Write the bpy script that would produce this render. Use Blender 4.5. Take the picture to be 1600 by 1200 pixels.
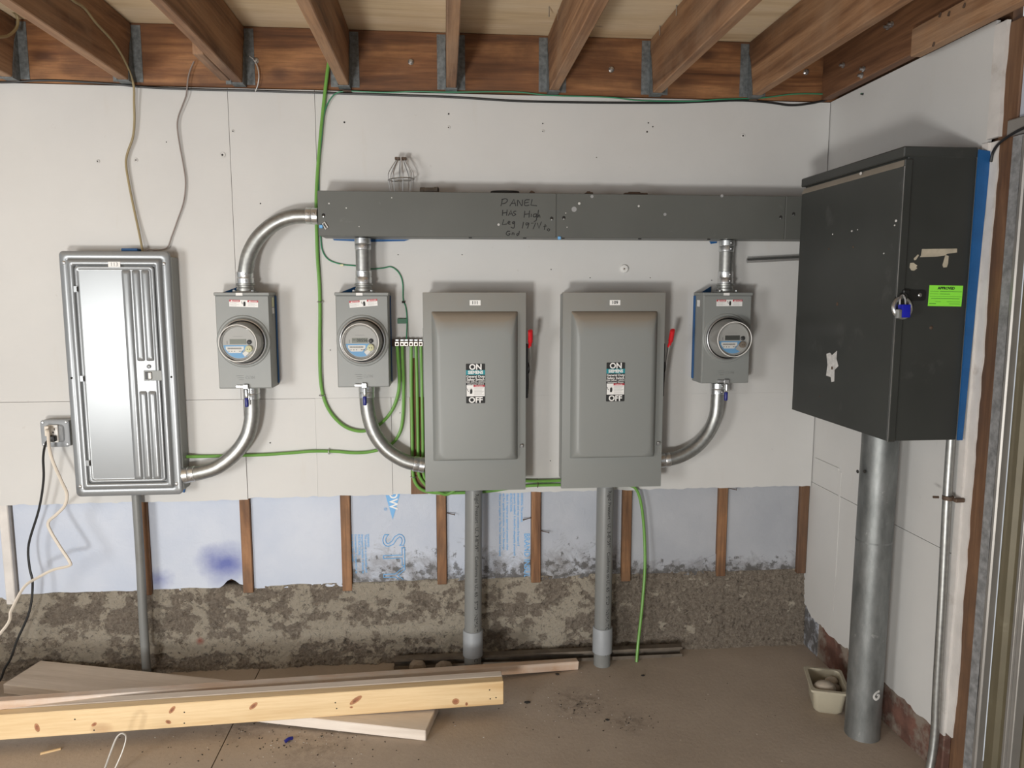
import bpy, bmesh, math, random
from math import sin, cos, pi, radians as R
from mathutils import Vector as V, Matrix, noise

random.seed(7)
for o in list(bpy.data.objects):
    bpy.data.objects.remove(o)
SC = bpy.context.scene
COL = SC.collection

# ------------------------------------------------------------------ camera
F, YAW, PIT, H, D = 1155.6, R(5.15), R(7.0), 1.53, 2.95      # focal px at 1600 wide; eye height; distance to back wall
cam = bpy.data.cameras.new('camera')
cam.sensor_width = 36.0
cam.lens = F / 1600 * 36
cam.clip_start = 0.02
co = bpy.data.objects.new('camera', cam)
co.location = (0, 0, H)
co.rotation_euler = (pi / 2 - PIT, 0, -YAW)
COL.objects.link(co)
SC.camera = co

# ------------------------------------------------------------------ world, lamps, exposure
w = bpy.data.worlds.new('world')
SC.world = w
w.use_nodes = True
w.node_tree.nodes['Background'].inputs[0].default_value = (0.93, 0.96, 1.0, 1)
w.node_tree.nodes['Background'].inputs[1].default_value = 0.56


def area(name, loc, target, sx, sy, energy, col):
    l = bpy.data.lights.new(name, 'AREA')
    l.shape = 'RECTANGLE'
    l.size, l.size_y = sx, sy
    l.energy = energy
    l.color = col
    o = bpy.data.objects.new(name, l)
    o.location = loc
    o.rotation_euler = (V(target) - V(loc)).to_track_quat('-Z', 'Y').to_euler()
    COL.objects.link(o)
    return o


area('daylight_from_door', (-2.7, -0.7, 1.05), (-0.2, 2.7, 0.9), 0.8, 1.1, 66, (1.0, 0.99, 0.965))
area('work_light', (-1.1, -1.25, 0.32), (0.3, 2.9, 1.4), 0.45, 0.4, 84, (1.0, 0.99, 0.96))

vs = SC.view_settings
vs.view_transform = 'Standard'
vs.look = 'None'
vs.exposure = 0.0
vs.gamma = 1.0
vs.use_curve_mapping = False

# ------------------------------------------------------------------ placing helpers (points on real planes)
FW = V((sin(YAW) * cos(PIT), cos(YAW) * cos(PIT), -sin(PIT)))
RT = V((cos(YAW), -sin(YAW), 0))
UP = RT.cross(FW)


def ray(x, y):
    return FW + RT * ((x - 800) / F) + UP * ((600 - y) / F)


def W(x, y, d=0.0):
    r = ray(x, y)
    return V((0, 0, H)) + r * ((D - d) / r.y)


def FL(x, y, z=0.0):
    r = ray(x, y)
    return V((0, 0, H)) + r * ((z - H) / r.z)


def RW(x, y, x0=1.55):
    r = ray(x, y)
    return V((0, 0, H)) + r * (x0 / r.x)


# ------------------------------------------------------------------ material helpers
class NT:
    def __init__(s, name):
        s.m = bpy.data.materials.new(name)
        s.m.use_nodes = True
        s.t = s.m.node_tree
        s.b = s.t.nodes['Principled BSDF']
        s.out = s.t.nodes['Material Output']
        s.tc = s.t.nodes.new('ShaderNodeTexCoord')

    def n(s, typ, **kw):
        nd = s.t.nodes.new('ShaderNode' + typ)
        for k, v in kw.items():
            if isinstance(k, str) and hasattr(nd, k):
                setattr(nd, k, v)
        return nd

    def l(s, a, b):
        s.t.links.new(a, b)

    def coords(s, scale=(1, 1, 1), rand=False, loc=(0, 0, 0)):
        mp = s.n('Mapping')
        mp.inputs['Scale'].default_value = scale
        mp.inputs['Location'].default_value = loc
        s.l(s.tc.outputs['Object'], mp.inputs['Vector'])
        if rand:
            oi = s.n('ObjectInfo')
            mm = s.n('Math', operation='MULTIPLY')
            mm.inputs[1].default_value = 37.0
            s.l(oi.outputs['Random'], mm.inputs[0])
            s.l(mm.outputs[0], mp.inputs['Location'])
        return mp.outputs[0]

    def noise(s, vec, scale, detail=4, rough=0.55, dist=0.0):
        nd = s.n('TexNoise')
        nd.inputs['Scale'].default_value = scale
        nd.inputs['Detail'].default_value = detail
        nd.inputs['Roughness'].default_value = rough
        nd.inputs['Distortion'].default_value = dist
        s.l(vec, nd.inputs['Vector'])
        return nd.outputs['Fac']

    def ramp(s, fac, stops, interp='LINEAR'):
        r = s.n('ValToRGB')
        r.color_ramp.interpolation = interp
        e = r.color_ramp.elements
        while len(e) < len(stops):
            e.new(0.5)
        for i, (p, c) in enumerate(stops):
            e[i].position = p
            e[i].color = (c, c, c, 1) if isinstance(c, (int, float)) else (*c, 1)
        s.l(fac, r.inputs[0])
        return r.outputs[0]

    def mix(s, fac, a, b, typ='MIX'):
        m = s.n('MixRGB', blend_type=typ)
        for i, x in ((0, fac), (1, a), (2, b)):
            if isinstance(x, (int, float)):
                m.inputs[i].default_value = x if i == 0 else (x, x, x, 1)
            elif isinstance(x, tuple):
                m.inputs[i].default_value = (*x, 1)
            else:
                s.l(x, m.inputs[i])
        return m.outputs[0]

    def math(s, op, a, b=0.0):
        m = s.n('Math', operation=op)
        for i, x in ((0, a), (1, b)):
            if isinstance(x, (int, float)):
                m.inputs[i].default_value = x
            else:
                s.l(x, m.inputs[i])
        return m.outputs[0]

    def maprange(s, v, a, b, c=0.0, d=1.0):
        m = s.n('MapRange')
        m.inputs[1].default_value, m.inputs[2].default_value = a, b
        m.inputs[3].default_value, m.inputs[4].default_value = c, d
        s.l(v, m.inputs[0])
        return m.outputs[0]

    def sep(s, vec):
        x = s.n('SeparateXYZ')
        s.l(vec, x.inputs[0])
        return x.outputs

    def bump(s, h, strength=0.3, dist=0.01):
        b = s.n('Bump')
        b.inputs['Strength'].default_value = strength
        b.inputs['Distance'].default_value = dist
        s.l(h, b.inputs['Height'])
        s.l(b.outputs[0], s.b.inputs['Normal'])

    def col(s, c):
        if isinstance(c, tuple):
            s.b.inputs['Base Color'].default_value = (*c, 1)
        else:
            s.l(c, s.b.inputs['Base Color'])

    def set(s, rough=0.5, metal=0.0):
        if isinstance(rough, (int, float)):
            s.b.inputs['Roughness'].default_value = rough
        else:
            s.l(rough, s.b.inputs['Roughness'])
        s.b.inputs['Metallic'].default_value = metal


def sc(c, k):
    return tuple(min(1.0, x * k) for x in c)


def pmat(name, c, rough=0.5, metal=0.0, var=0.08, scale=9, bump=0.0, bscale=90, dirt=None, da=0.5, dscale=5, dlo=0.6):
    t = NT(name)
    v = t.coords(rand=True)
    n = t.noise(v, scale, 5)
    k = t.mix(t.ramp(n, [(0.3, 0.0), (0.7, 1.0)]), sc(c, 1 - var), sc(c, 1 + var))
    if dirt:
        dn = t.noise(v, dscale, 6, 0.65)
        k = t.mix(t.math('MULTIPLY', t.ramp(dn, [(dlo, 0.0), (min(1, dlo + 0.12), 1.0)]), da), k, dirt)
    t.col(k)
    t.set(rough, metal)
    if bump:
        t.bump(t.noise(v, bscale, 3), bump, 0.002)
    return t.m


def wood(name, light, mid, dark, axis, rough=0.65, grain=1.0, knots=True, dirt=None, da=0.4, kcol=None, dlo=.5, face=None, kn=(3.3, 6.0), kr=(0.07, 0.17)):
    t = NT(name)
    s1 = [13 * grain] * 3
    s1[axis] = 0.9 * grain
    v = t.coords(tuple(s1), rand=True)
    g = t.noise(v, 1.6, 6, 0.6, 0.8)
    s2 = [60.0] * 3
    s2[axis] = 3.0
    fine = t.noise(t.coords(tuple(s2), rand=True), 2.0, 4, 0.7)
    k = t.ramp(g, [(0.34, dark), (0.47, mid), (0.60, light)])
    k = t.mix(t.ramp(fine, [(0.32, 0.42), (0.58, 0.0)]), k, dark)
    if knots:
        s3 = [kn[1]] * 3
        s3[axis] = kn[0]
        if face is not None:
            s3[face] = 0.0
        vo = t.n('TexVoronoi')
        vo.inputs['Scale'].default_value = 1.0
        kv = t.coords(tuple(s3), rand=True)
        wob = t.n('VectorMath', operation='ADD')
        t.l(kv, wob.inputs[0])
        nz_ = t.n('TexNoise')
        nz_.inputs['Scale'].default_value = 3.0
        t.l(kv, nz_.inputs['Vector'])
        sc_ = t.n('VectorMath', operation='SCALE')
        sc_.inputs['Scale'].default_value = 0.16
        t.l(nz_.outputs['Color'], sc_.inputs[0])
        t.l(sc_.outputs[0], wob.inputs[1])
        t.l(wob.outputs[0], vo.inputs['Vector'])
        kn_ = t.ramp(vo.outputs['Distance'], [(kr[0], 1.0), (kr[1], 0.0)])
        k = t.mix(t.math('MULTIPLY', kn_, 0.8), k, kcol or sc(dark, 0.5))
    if dirt:
        dn = t.noise(t.coords(rand=True), 3.5, 6, 0.65)
        k = t.mix(t.math('MULTIPLY', t.ramp(dn, [(dlo - .12, 0.0), (dlo + 0.15, 1.0)]), da), k, dirt)
    t.col(k)
    t.set(rough)
    t.bump(fine, 0.15, 0.003)
    return t.m


M = {}
# white painted plywood
t = NT('white_wall_paint')
v = t.coords()
k = t.mix(t.ramp(t.noise(v, 1.3, 6, 0.6), [(0.3, 0.0), (0.7, 1.0)]), (0.52, 0.512, 0.495), (0.585, 0.578, 0.56))
st = t.noise(t.coords((9, 9, 1.2)), 1.4, 6, 0.7)
k = t.mix(t.math('MULTIPLY', t.ramp(st, [(0.62, 0.0), (0.8, 1.0)]), 0.35), k, (0.50, 0.46, 0.40))
sp = t.noise(v, 26, 3, 0.6)
k = t.mix(t.math('MULTIPLY', t.ramp(sp, [(0.72, 0.0), (0.78, 1.0)]), 0.35), k, (0.42, 0.39, 0.36))
t.col(k)
t.set(0.55)
t.bump(t.noise(t.coords((6, 6, 50)), 3, 4, 0.7), 0.1, 0.003)
M['white'] = t.m
M['white_clean'] = pmat('white_trim_paint', (0.60, 0.57, 0.54), 0.5, var=0.1, scale=12, bump=0.3, bscale=40, dirt=(0.3, 0.25, 0.2), da=0.5, dscale=7, dlo=0.6)
M['equip'] = pmat('equipment_grey_paint', (0.222, 0.231, 0.221), 0.42, var=0.03, scale=4, bump=0.04, bscale=300)
M['equip_dust'] = M['equip']
M['panel'] = pmat('load_centre_grey_paint', (0.245, 0.257, 0.265), 0.29, metal=0.3, var=0.03, scale=4)
M['wireway'] = pmat('wireway_dark_grey_paint', (0.098, 0.101, 0.092), 0.45, var=0.06, scale=5, dirt=(0.25, 0.25, 0.24), da=0.35, dscale=9, dlo=0.66)
M['darkbox'] = pmat('dark_cabinet_paint', (0.034, 0.036, 0.033), 0.42, var=0.12, scale=4, dirt=(0.12, 0.12, 0.115), da=0.35, dscale=6, dlo=0.6)
M['ledge_dust'] = pmat('dusty_ledge', (0.26, 0.225, 0.18), 0.8)
# galvanised
t = NT('galvanised_steel')
v = t.coords((1, 1, 1), rand=True)
vo = t.n('TexVoronoi')
vo.inputs['Scale'].default_value = 70
t.l(v, vo.inputs['Vector'])
k = t.mix(t.noise(v, 14, 4), (0.33, 0.335, 0.32), (0.46, 0.465, 0.445))
k = t.mix(t.math('MULTIPLY', vo.outputs['Distance'], 0.5), k, (0.2, 0.2, 0.2))
dn = t.noise(v, 7, 6, 0.65)
k = t.mix(t.math('MULTIPLY', t.ramp(dn, [(0.5, 0.0), (0.75, 1.0)]), 0.4), k, (0.22, 0.21, 0.19))
t.col(k)
t.set(t.maprange(dn, 0.3, 0.7, 0.32, 0.5), 0.85)
M['galv'] = t.m
t = NT('weathered_galvanised_steel')
v = t.coords((1, 1, 0.35), rand=True)
k = t.mix(t.ramp(t.noise(v, 12, 6, .65), [(.3, 0.0), (.7, 1.0)]), (0.11, 0.118, 0.115), (0.30, 0.31, 0.305))
k = t.mix(t.math('MULTIPLY', t.ramp(t.noise(t.coords(), 40, 4), [(.66, 0.0), (.74, 1.0)]), .4), k, (.5, .5, .48))
t.col(k)
t.set(0.5, 0.7)
M['galv_dull'] = t.m
M['zinc'] = pmat('bright_zinc', (0.60, 0.61, 0.61), 0.3, 0.9, var=0.06, scale=30)
M['steel'] = pmat('bare_steel', (0.5, 0.5, 0.5), 0.3, 0.9, var=0.1, scale=30)
M['hanger'] = pmat('galvanised_hanger', (0.17, 0.185, 0.19), 0.5, 0.45, var=0.35, scale=70)
M['pvc'] = pmat('grey_pvc', (0.185, 0.19, 0.185), 0.4, var=0.05, scale=5, dirt=(0.13, 0.12, 0.1), da=0.35, dscale=5, dlo=0.55)
M['pvc_light'] = pmat('light_grey_pvc', (0.27, 0.285, 0.30), 0.5, var=0.06, dirt=(0.12, 0.1, 0.08), da=0.5, dscale=9, dlo=0.6)
M['green'] = pmat('green_insulation', (0.135, 0.315, 0.058), 0.38, var=0.08, scale=14)
M['green_dark'] = pmat('dark_green_insulation', (0.035, 0.22, 0.11), 0.4, var=0.1)
M['green_tag'] = pmat('green_tag_plastic', (0.0, 0.10, 0.035), 0.4)
M['black'] = pmat('black_plastic', (0.012, 0.012, 0.012), 0.45, var=0.1)
M['ink'] = pmat('black_ink', (0.015, 0.015, 0.015), 0.7, var=0.0)
M['grey_ink'] = pmat('grey_ink', (0.09, 0.09, 0.09), 0.7, var=0.0)
M['lightgrey_ink'] = pmat('light_grey_print', (0.3, 0.3, 0.3), 0.7, var=0.0)
M['white_print'] = pmat('white_label_stock', (0.78, 0.77, 0.75), 0.5, var=0.02)
M['plastic_white'] = pmat('white_plastic', (0.72, 0.71, 0.68), 0.35, var=0.03)
M['red'] = pmat('red_plastic', (0.55, 0.012, 0.018), 0.35, var=0.05)
M['red_print'] = pmat('red_print', (0.45, 0.03, 0.05), 0.5, var=0.02)
M['teal'] = pmat('teal_print', (0.0, 0.23, 0.27), 0.5, var=0.02)
M['blue_print'] = pmat('pale_blue_print', (0.15, 0.39, 0.70), 0.5, var=0.03)
M['tape'] = pmat('blue_masking_tape', (0.008, 0.085, 0.25), 0.6, var=0.1, scale=20, bump=0.3, bscale=60)
M['lock_blue'] = pmat('blue_lock_plastic', (0.012, 0.016, 0.17), 0.35)
M['lock_blue_bright'] = pmat('bright_blue_lock', (0.008, 0.012, 0.34), 0.35)
M['lime'] = pmat('lime_sticker', (0.27, 0.83, 0.06), 0.6, var=0.02)
M['cream'] = pmat('cream_plastic', (0.66, 0.66, 0.42), 0.5)
M['meter_grey'] = pmat('meter_grey_plastic', (0.42, 0.42, 0.41), 0.4, var=0.03)
M['lcd'] = pmat('lcd_glass', (0.20, 0.215, 0.18), 0.25, var=0.02)
M['lcd_dark'] = pmat('dark_lcd_glass', (0.05, 0.052, 0.046), 0.25, var=0.02)
M['bar_dark'] = pmat('terminal_base', (0.10, 0.06, 0.05), 0.6)
M['terminal'] = pmat('terminal_metal', (0.62, 0.58, 0.54), 0.35, 0.6, var=0.2, scale=90)
M['cord_white'] = pmat('off_white_cord', (0.62, 0.56, 0.48), 0.5)
M['cable_yellow'] = pmat('yellowed_cable', (0.30, 0.24, 0.13), 0.5)
M['cable_grey'] = pmat('grey_brown_cable', (0.24, 0.20, 0.18), 0.5)
M['stone'] = pmat('pale_stone', (0.42, 0.36, 0.29), 0.8, var=0.15, scale=14)
M['stone_dark'] = pmat('brown_stone', (0.20, 0.16, 0.12), 0.85, var=0.3, scale=12)
M['pot'] = pmat('tan_plastic_tub', (0.40, 0.36, 0.27), 0.5, var=0.06, dirt=(0.2, 0.16, 0.12), da=0.5, dscale=8, dlo=0.58)
M['rust'] = pmat('rusty_steel', (0.10, 0.065, 0.045), 0.7, 0.3, var=0.3, scale=40)
M['channel'] = pmat('dusty_brown_steel', (0.14, 0.115, 0.09), 0.6, 0.2, var=0.3, scale=20)
M['void'] = pmat('dark_hole', (0.02, 0.018, 0.016), 0.9)
M['scrap'] = pmat('tan_paper_scrap', (0.43, 0.38, 0.29), 0.8, var=0.15, scale=40)
M['chip'] = pmat('chipped_white', (0.55, 0.54, 0.52), 0.8, var=0.2, scale=60)
M['olive'] = pmat('olive_corrugated_steel', (0.135, 0.115, 0.072), 0.45, 0.2, var=0.12, scale=6, dirt=(0.3, 0.27, 0.2), da=0.4, dscale=6, dlo=0.6)
M['felt'] = pmat('grey_felt_strip', (0.20, 0.20, 0.20), 0.9, var=0.35, scale=50, bump=0.5, bscale=60)
M['aluminium'] = pmat('grey_aluminium', (0.30, 0.285, 0.265), 0.4, 0.5, var=0.08)
M['board_blue'] = pmat('pale_blue_board', (0.42, 0.44, 0.50), 0.7, var=0.05)
# woods
M['rim'] = wood('fir_rim_wood', (0.36, 0.172, 0.072), (0.20, 0.084, 0.033), (0.06, 0.023, 0.01), 0, 0.5, 0.5, kcol=(0.05, 0.018, 0.01), dirt=(0.08, 0.037, 0.02), da=.7, dlo=.54, face=1, kn=(4.0, 8.0), kr=(.08, .26))
M['joist'] = wood('joist_wood', (0.37, 0.208, 0.108), (0.245, 0.126, 0.062), (0.10, 0.045, 0.021), 1, 0.65, 0.6, dirt=(0.34, 0.24, 0.16), da=0.5, dlo=.57, face=0, kn=(1.6, 5.0), kr=(.04, .14))
M['edge'] = wood('dark_edge_joist_wood', (0.24, 0.115, 0.055), (0.15, 0.068, 0.032), (0.07, 0.03, 0.015), 1, 0.6, 0.6, face=0, kn=(2.4, 5.0), kr=(.05, .18))
M['stud'] = wood('stud_wood', (0.33, 0.17, 0.08), (0.23, 0.108, 0.046), (0.10, 0.043, 0.02), 2, 0.7, 0.9, dirt=(0.10, 0.062, 0.036), da=0.75, dlo=.54, face=1, kn=(3.0, 16.0), kr=(.1, .3))
M['stud_dark'] = wood('dark_stud_wood', (0.17, 0.088, 0.044), (0.125, 0.06, 0.029), (0.06, 0.029, 0.016), 2, 0.7, 0.9, dirt=(.06, .038, .026), da=.6, dlo=.55)
M['ply'] = wood('plywood_ceiling', (0.86, 0.72, 0.52), (0.80, 0.65, 0.43), (0.58, 0.42, 0.24), 0, 0.7, 0.42, kcol=(0.13, 0.065, 0.03), dirt=(0.66, 0.55, .39), da=.35, face=2, kn=(3.0, 6.5), kr=(.035, .085))
M['pine'] = wood('fresh_pine', (0.74, 0.56, 0.33), (0.68, 0.50, 0.28), (0.56, 0.37, 0.18), 0, 0.55, 0.55, kcol=(0.26, 0.10, 0.035))
M['greywood'] = wood('dusty_grey_wood', (0.74, 0.66, 0.58), (0.68, 0.60, 0.52), (0.54, 0.46, 0.39), 0, 0.75, 0.7, knots=False, dirt=(0.60, 0.53, 0.46), da=0.5)
M['pinkwood'] = wood('painted_strip_wood', (0.66, 0.57, 0.50), (0.58, 0.42, 0.30), (0.47, 0.29, 0.18), 0, 0.6, 0.35, knots=False, dirt=(0.66, 0.61, 0.56), da=0.85, dlo=.5)
M['knot'] = pmat('pine_knot', (0.40, 0.19, 0.09), 0.55, var=.25, scale=60)
M['knot_core'] = pmat('pine_knot_core', (0.25, 0.10, 0.05), 0.55, var=.3, scale=60)
M['redboard'] = pmat('red_brown_board', (0.13, 0.062, 0.045), 0.8, var=0.5, scale=12, dirt=(0.22, 0.185, 0.15), da=0.9, dscale=9, dlo=0.48)
# clear cover
t = NT('clear_meter_cover')
tr = t.n('BsdfTransparent')
tr.inputs[0].default_value = (0.90, 0.895, 0.88, 1)
gl = t.n('BsdfGlossy')
gl.inputs[1].default_value = 0.06
lw = t.n('LayerWeight')
lw.inputs[0].default_value = 0.35
mx = t.n('MixShader')
t.l(t.maprange(lw.outputs['Facing'], 0, 1, 0.05, 0.55), mx.inputs[0])
t.l(tr.outputs[0], mx.inputs[1])
t.l(gl.outputs[0], mx.inputs[2])
t.l(mx.outputs[0], t.out.inputs[0])
M['clear'] = t.m


def foam(name, mold, spray=False, shade=0.0):
    t = NT(name)
    v = t.coords()
    k = t.mix(t.ramp(t.noise(v, 3.5, 5), [(0.35, 0.0), (0.65, 1.0)]), tuple(a * (1 - shade) + b_ * shade for a, b_ in zip((0.45, 0.50, 0.60), (0.30, 0.305, 0.32))), tuple(a * (1 - shade) + b_ * shade for a, b_ in zip((0.52, 0.56, 0.64), (0.36, 0.365, 0.38))))  # mixes towards darker grey, painting in the dimmer light low on the right
    x, y, z = t.sep(t.tc.outputs['Object'])
    if mold:
        g = t.maprange(z, 0.34, 0.34 + 0.30 * mold, 0.30, -0.10)
        m1 = t.math('ADD', t.noise(v, 9, 7, 0.75, 0.6), g)
        k = t.mix(t.math('MULTIPLY', t.ramp(m1, [(0.62, 0.0), (0.82, 1.0)]), 0.75), k, (0.15, 0.14, 0.135))
        m2 = t.math('ADD', t.noise(v, 34, 5, 0.7), g)
        k = t.mix(t.math('MULTIPLY', t.ramp(m2, [(0.72, 0.0), (0.8, 1.0)]), 0.8), k, (0.06, 0.055, 0.05))
    if spray:
        for (px, py, r, am) in ((350, 880, 0.085, 0.9), (248, 905, 0.05, 0.7)):
            p = W(px, py, -0.03)
            dx = t.math('MULTIPLY', t.math('SUBTRACT', x, p.x), 0.85)
            dz = t.math('SUBTRACT', z, p.z)
            dd = t.math('SQRT', t.math('ADD', t.math('MULTIPLY', dx, dx), t.math('MULTIPLY', dz, dz)))
            dd = t.math('ADD', dd, t.math('MULTIPLY', t.math('SUBTRACT', t.noise(v, 12, 5), 0.5), 0.09))
            k = t.mix(t.math('MULTIPLY', t.maprange(dd, r * 0.15, r * 1.25, 1, 0), am), k, (0.06, 0.085, 0.33))
    t.col(k)
    t.set(0.5)
    t.bump(t.noise(t.coords((1, 1, 1)), 22, 5, 0.6, 1.0), 0.25, 0.006)
    return t.m


M['foam'] = foam('blue_foam', 0)
M['foam_spray'] = foam('blue_foam_sprayed', 0, True)
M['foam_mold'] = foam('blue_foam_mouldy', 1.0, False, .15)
M['foam_mold_shaded'] = foam('shaded_foam_mouldy', 1.0, False, .6)
M['foam_mold_less'] = foam('shaded_foam_spotted', 0.45, False, .8)  # real mould spots, plus a base darkened to paint the right side's shade
# foundation
t = NT('old_plastered_foundation')
v = t.coords()
base = t.mix(t.ramp(t.noise(v, 75, 8, 0.8), [(0.36, 0.0), (0.62, 1.0)]), (0.25, 0.20, 0.155), (0.54, 0.455, 0.365))
att = t.n('Attribute')
att.attribute_name = 'plaster'
pl = t.math('ADD', att.outputs['Fac'], t.math('MULTIPLY', t.math('SUBTRACT', t.noise(v, 38, 9, .82), 0.5), 1.7))
cream = t.mix(t.noise(v, 70, 6, .7), (0.62, 0.53, 0.40), (0.90, 0.82, 0.69))
k = t.mix(t.ramp(pl, [(0.50, 0.0), (0.58, 1.0)]), base, cream)
fl = t.noise(v, 95, 7, 0.8)
k = t.mix(t.math('MULTIPLY', t.ramp(fl, [(0.57, 0.0), (0.62, 1.0)]), 0.55), k, (0.80, 0.72, 0.58))
crevice_shade = t.noise(v, 50, 9, 0.82, 0.8)
k = t.mix(t.math('MULTIPLY', t.ramp(crevice_shade, [(0.55, 0.0), (0.60, 1.0)]), 0.7), k, (0.07, 0.053, 0.04))  # dark spots paint crevice shade into the colour
p = W(313, 1001, -0.02)
vd = t.n('VectorMath', operation='DISTANCE')
t.l(t.tc.outputs['Object'], vd.inputs[0])
vd.inputs[1].default_value = p
k = t.mix(t.math('MULTIPLY', t.maprange(vd.outputs['Value'], 0.006, 0.02, 1, 0), 0.75), k, (0.55, 0.1, 0.06))
t.col(k)
t.set(0.9)
t.bump(t.noise(v, 70, 9, 0.8), 1.0, 0.045)
M['foundation'] = t.m
# floor
t = NT('dusty_concrete_floor')
v = t.coords()
k = t.mix(t.ramp(t.noise(v, 2.2, 7, 0.6), [(0.3, 0.0), (0.7, 1.0)]), (0.36, 0.295, 0.235), (0.46, 0.385, 0.315))
k = t.mix(t.math('MULTIPLY', t.ramp(t.noise(v, 70, 5, .7), [(0.55, 0.0), (0.8, 1.0)]), 0.4), k, (0.2, 0.16, 0.125))
for px, py, r, am in ((905, 1100, 0.14, .75), (985, 1128, 0.10, .6), (500, 1165, .2, .45), (380, 1135, .15, .45)):
    p = FL(px, py)
    vd = t.n('VectorMath', operation='DISTANCE')
    t.l(t.tc.outputs['Object'], vd.inputs[0])
    vd.inputs[1].default_value = p
    q = t.math('MULTIPLY', t.maprange(vd.outputs['Value'], 0.0, r, 1, 0), t.ramp(t.noise(v, 30, 7, 0.75), [(0.42, 0.0), (0.62, 1.0)]))
    k = t.mix(t.math('MULTIPLY', q, am), k, (0.05, 0.036, 0.027))
t.col(k)
t.set(0.8)
t.bump(t.noise(v, 60, 6, 0.7), 0.25, 0.004)
M['floor'] = t.m


# ------------------------------------------------------------------ mesh helpers
class B:
    def __init__(s):
        s.bm = bmesh.new()

    def box(s, lo, hi, bevel=0.0, seg=1, mat=None):
        lo, hi = V(lo), V(hi)
        vs = [s.bm.verts.new((x, y, z)) for z in (lo.z, hi.z) for y in (lo.y, hi.y) for x in (lo.x, hi.x)]
        for f in ((0, 2, 3, 1), (4, 5, 7, 6), (0, 1, 5, 4), (2, 6, 7, 3), (0, 4, 6, 2), (1, 3, 7, 5)):
            s.bm.faces.new([vs[i] for i in f])
        if mat is not None:
            for q in vs:
                q.co = mat @ q.co
        if bevel:
            es = list({e for q in vs for e in q.link_edges})
            bmesh.ops.bevel(s.bm, geom=es, offset=bevel, segments=seg, affect='EDGES', profile=0.6)
        return s

    def loft(s, loops, cap0=True, cap1=True, closed=True):
        rows = [[s.bm.verts.new(p) for p in lp] for lp in loops]
        n = len(rows[0])
        for a, b in zip(rows, rows[1:]):
            for i in range(n if closed else n - 1):
                j = (i + 1) % n
                try:
                    s.bm.faces.new((a[i], a[j], b[j], b[i]))
                except ValueError:
                    pass
        if cap0:
            s.bm.faces.new(list(reversed(rows[0])))
        if cap1:
            s.bm.faces.new(rows[-1])
        return s

    def tube(s, pts, r, n=10, sub=6, flat=None, caps=True):
        pts = smooth(pts, sub) if sub and len(pts) > 2 else [V(p) for p in pts]
        loops = []
        nrm = None
        for i, p in enumerate(pts):
            a = pts[max(i - 1, 0)]
            b = pts[min(i + 1, len(pts) - 1)]
            tg = (b - a).normalized()
            if nrm is None:
                ref = V((0, 1, 0)) if abs(tg.y) < 0.9 else V((1, 0, 0))
                nrm = (ref - tg * ref.dot(tg)).normalized()
            else:
                nrm = (nrm - tg * nrm.dot(tg)).normalized()
            bi = tg.cross(nrm)
            rr = r[i * (len(r) - 1) // max(1, len(pts) - 1)] if isinstance(r, (list, tuple)) else r
            ra, rb = (rr, rr) if flat is None else (rr * flat, rr)
            loops.append([p + nrm * cos(2 * pi * k / n) * ra + bi * sin(2 * pi * k / n) * rb for k in range(n)])
        return s.loft(loops, caps, caps)

    def lathe(s, prof, o, axis=(0, 0, 1), n=24, cap0=True, cap1=True):
        o, ax = V(o), V(axis).normalized()
        ref = V((1, 0, 0)) if abs(ax.x) < 0.9 else V((0, 0, 1))
        u = (ref - ax * ref.dot(ax)).normalized()
        w_ = ax.cross(u)
        return s.loft([[o + ax * h + (u * cos(2 * pi * k / n) + w_ * sin(2 * pi * k / n)) * r for k in range(n)] for r, h in prof], cap0, cap1)

    def prism(s, poly, ext):
        ext = V(ext)
        a = [s.bm.verts.new(p) for p in poly]
        b = [s.bm.verts.new(V(p) + ext) for p in poly]
        n = len(a)
        s.bm.faces.new(list(reversed(a)))
        s.bm.faces.new(b)
        for i in range(n):
            j = (i + 1) % n
            s.bm.faces.new((a[i], a[j], b[j], b[i]))
        return s

    def build(s, name, mat, parent=None, smooth_=True, angle=35, off=None):
        bmesh.ops.recalc_face_normals(s.bm, faces=s.bm.faces)
        me = bpy.data.meshes.new(name)
        if off is not None:
            bmesh.ops.translate(s.bm, verts=s.bm.verts, vec=-V(off))
        elif parent is not None:
            bmesh.ops.translate(s.bm, verts=s.bm.verts, vec=-world_loc(parent))
        s.bm.to_mesh(me)
        s.bm.free()
        if smooth_:
            me.polygons.foreach_set('use_smooth', [True] * len(me.polygons))
            me.set_sharp_from_angle(angle=R(angle))
        me.materials.append(M[mat] if isinstance(mat, str) else mat)
        o = bpy.data.objects.new(name, me)
        COL.objects.link(o)
        if parent is not None:
            o.parent = parent
        if off is not None:
            o.location = V(off) - (world_loc(parent) if parent is not None else V())
        return o


def world_loc(o):
    p = V(o.location)
    while o.parent is not None:
        o = o.parent
        p += V(o.location)
    return p


def smooth(pts, sub):
    p = [V(q) for q in pts]
    p = [p[0] * 2 - p[1]] + p + [p[-1] * 2 - p[-2]]
    out = []
    for i in range(1, len(p) - 2):
        a, b, c, d = p[i - 1:i + 3]
        for k in range(sub):
            u = k / sub
            out.append(0.5 * ((2 * b) + (c - a) * u + (2 * a - 5 * b + 4 * c - d) * u * u + (3 * b - a - 3 * c + d) * u ** 3))
    out.append(p[-2])
    return out


def tag(o, label, cat, group=None):
    o['label'] = label
    o['category'] = cat
    if group:
        o['group'] = group
    return o


def thing(name, label, cat, loc, group=None):
    o = bpy.data.objects.new(name, None)
    o.empty_display_size = 0.05
    o.location = loc
    COL.objects.link(o)
    return tag(o, label, cat, group)


def struct(o):
    o['kind'] = 'structure'
    return o


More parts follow.
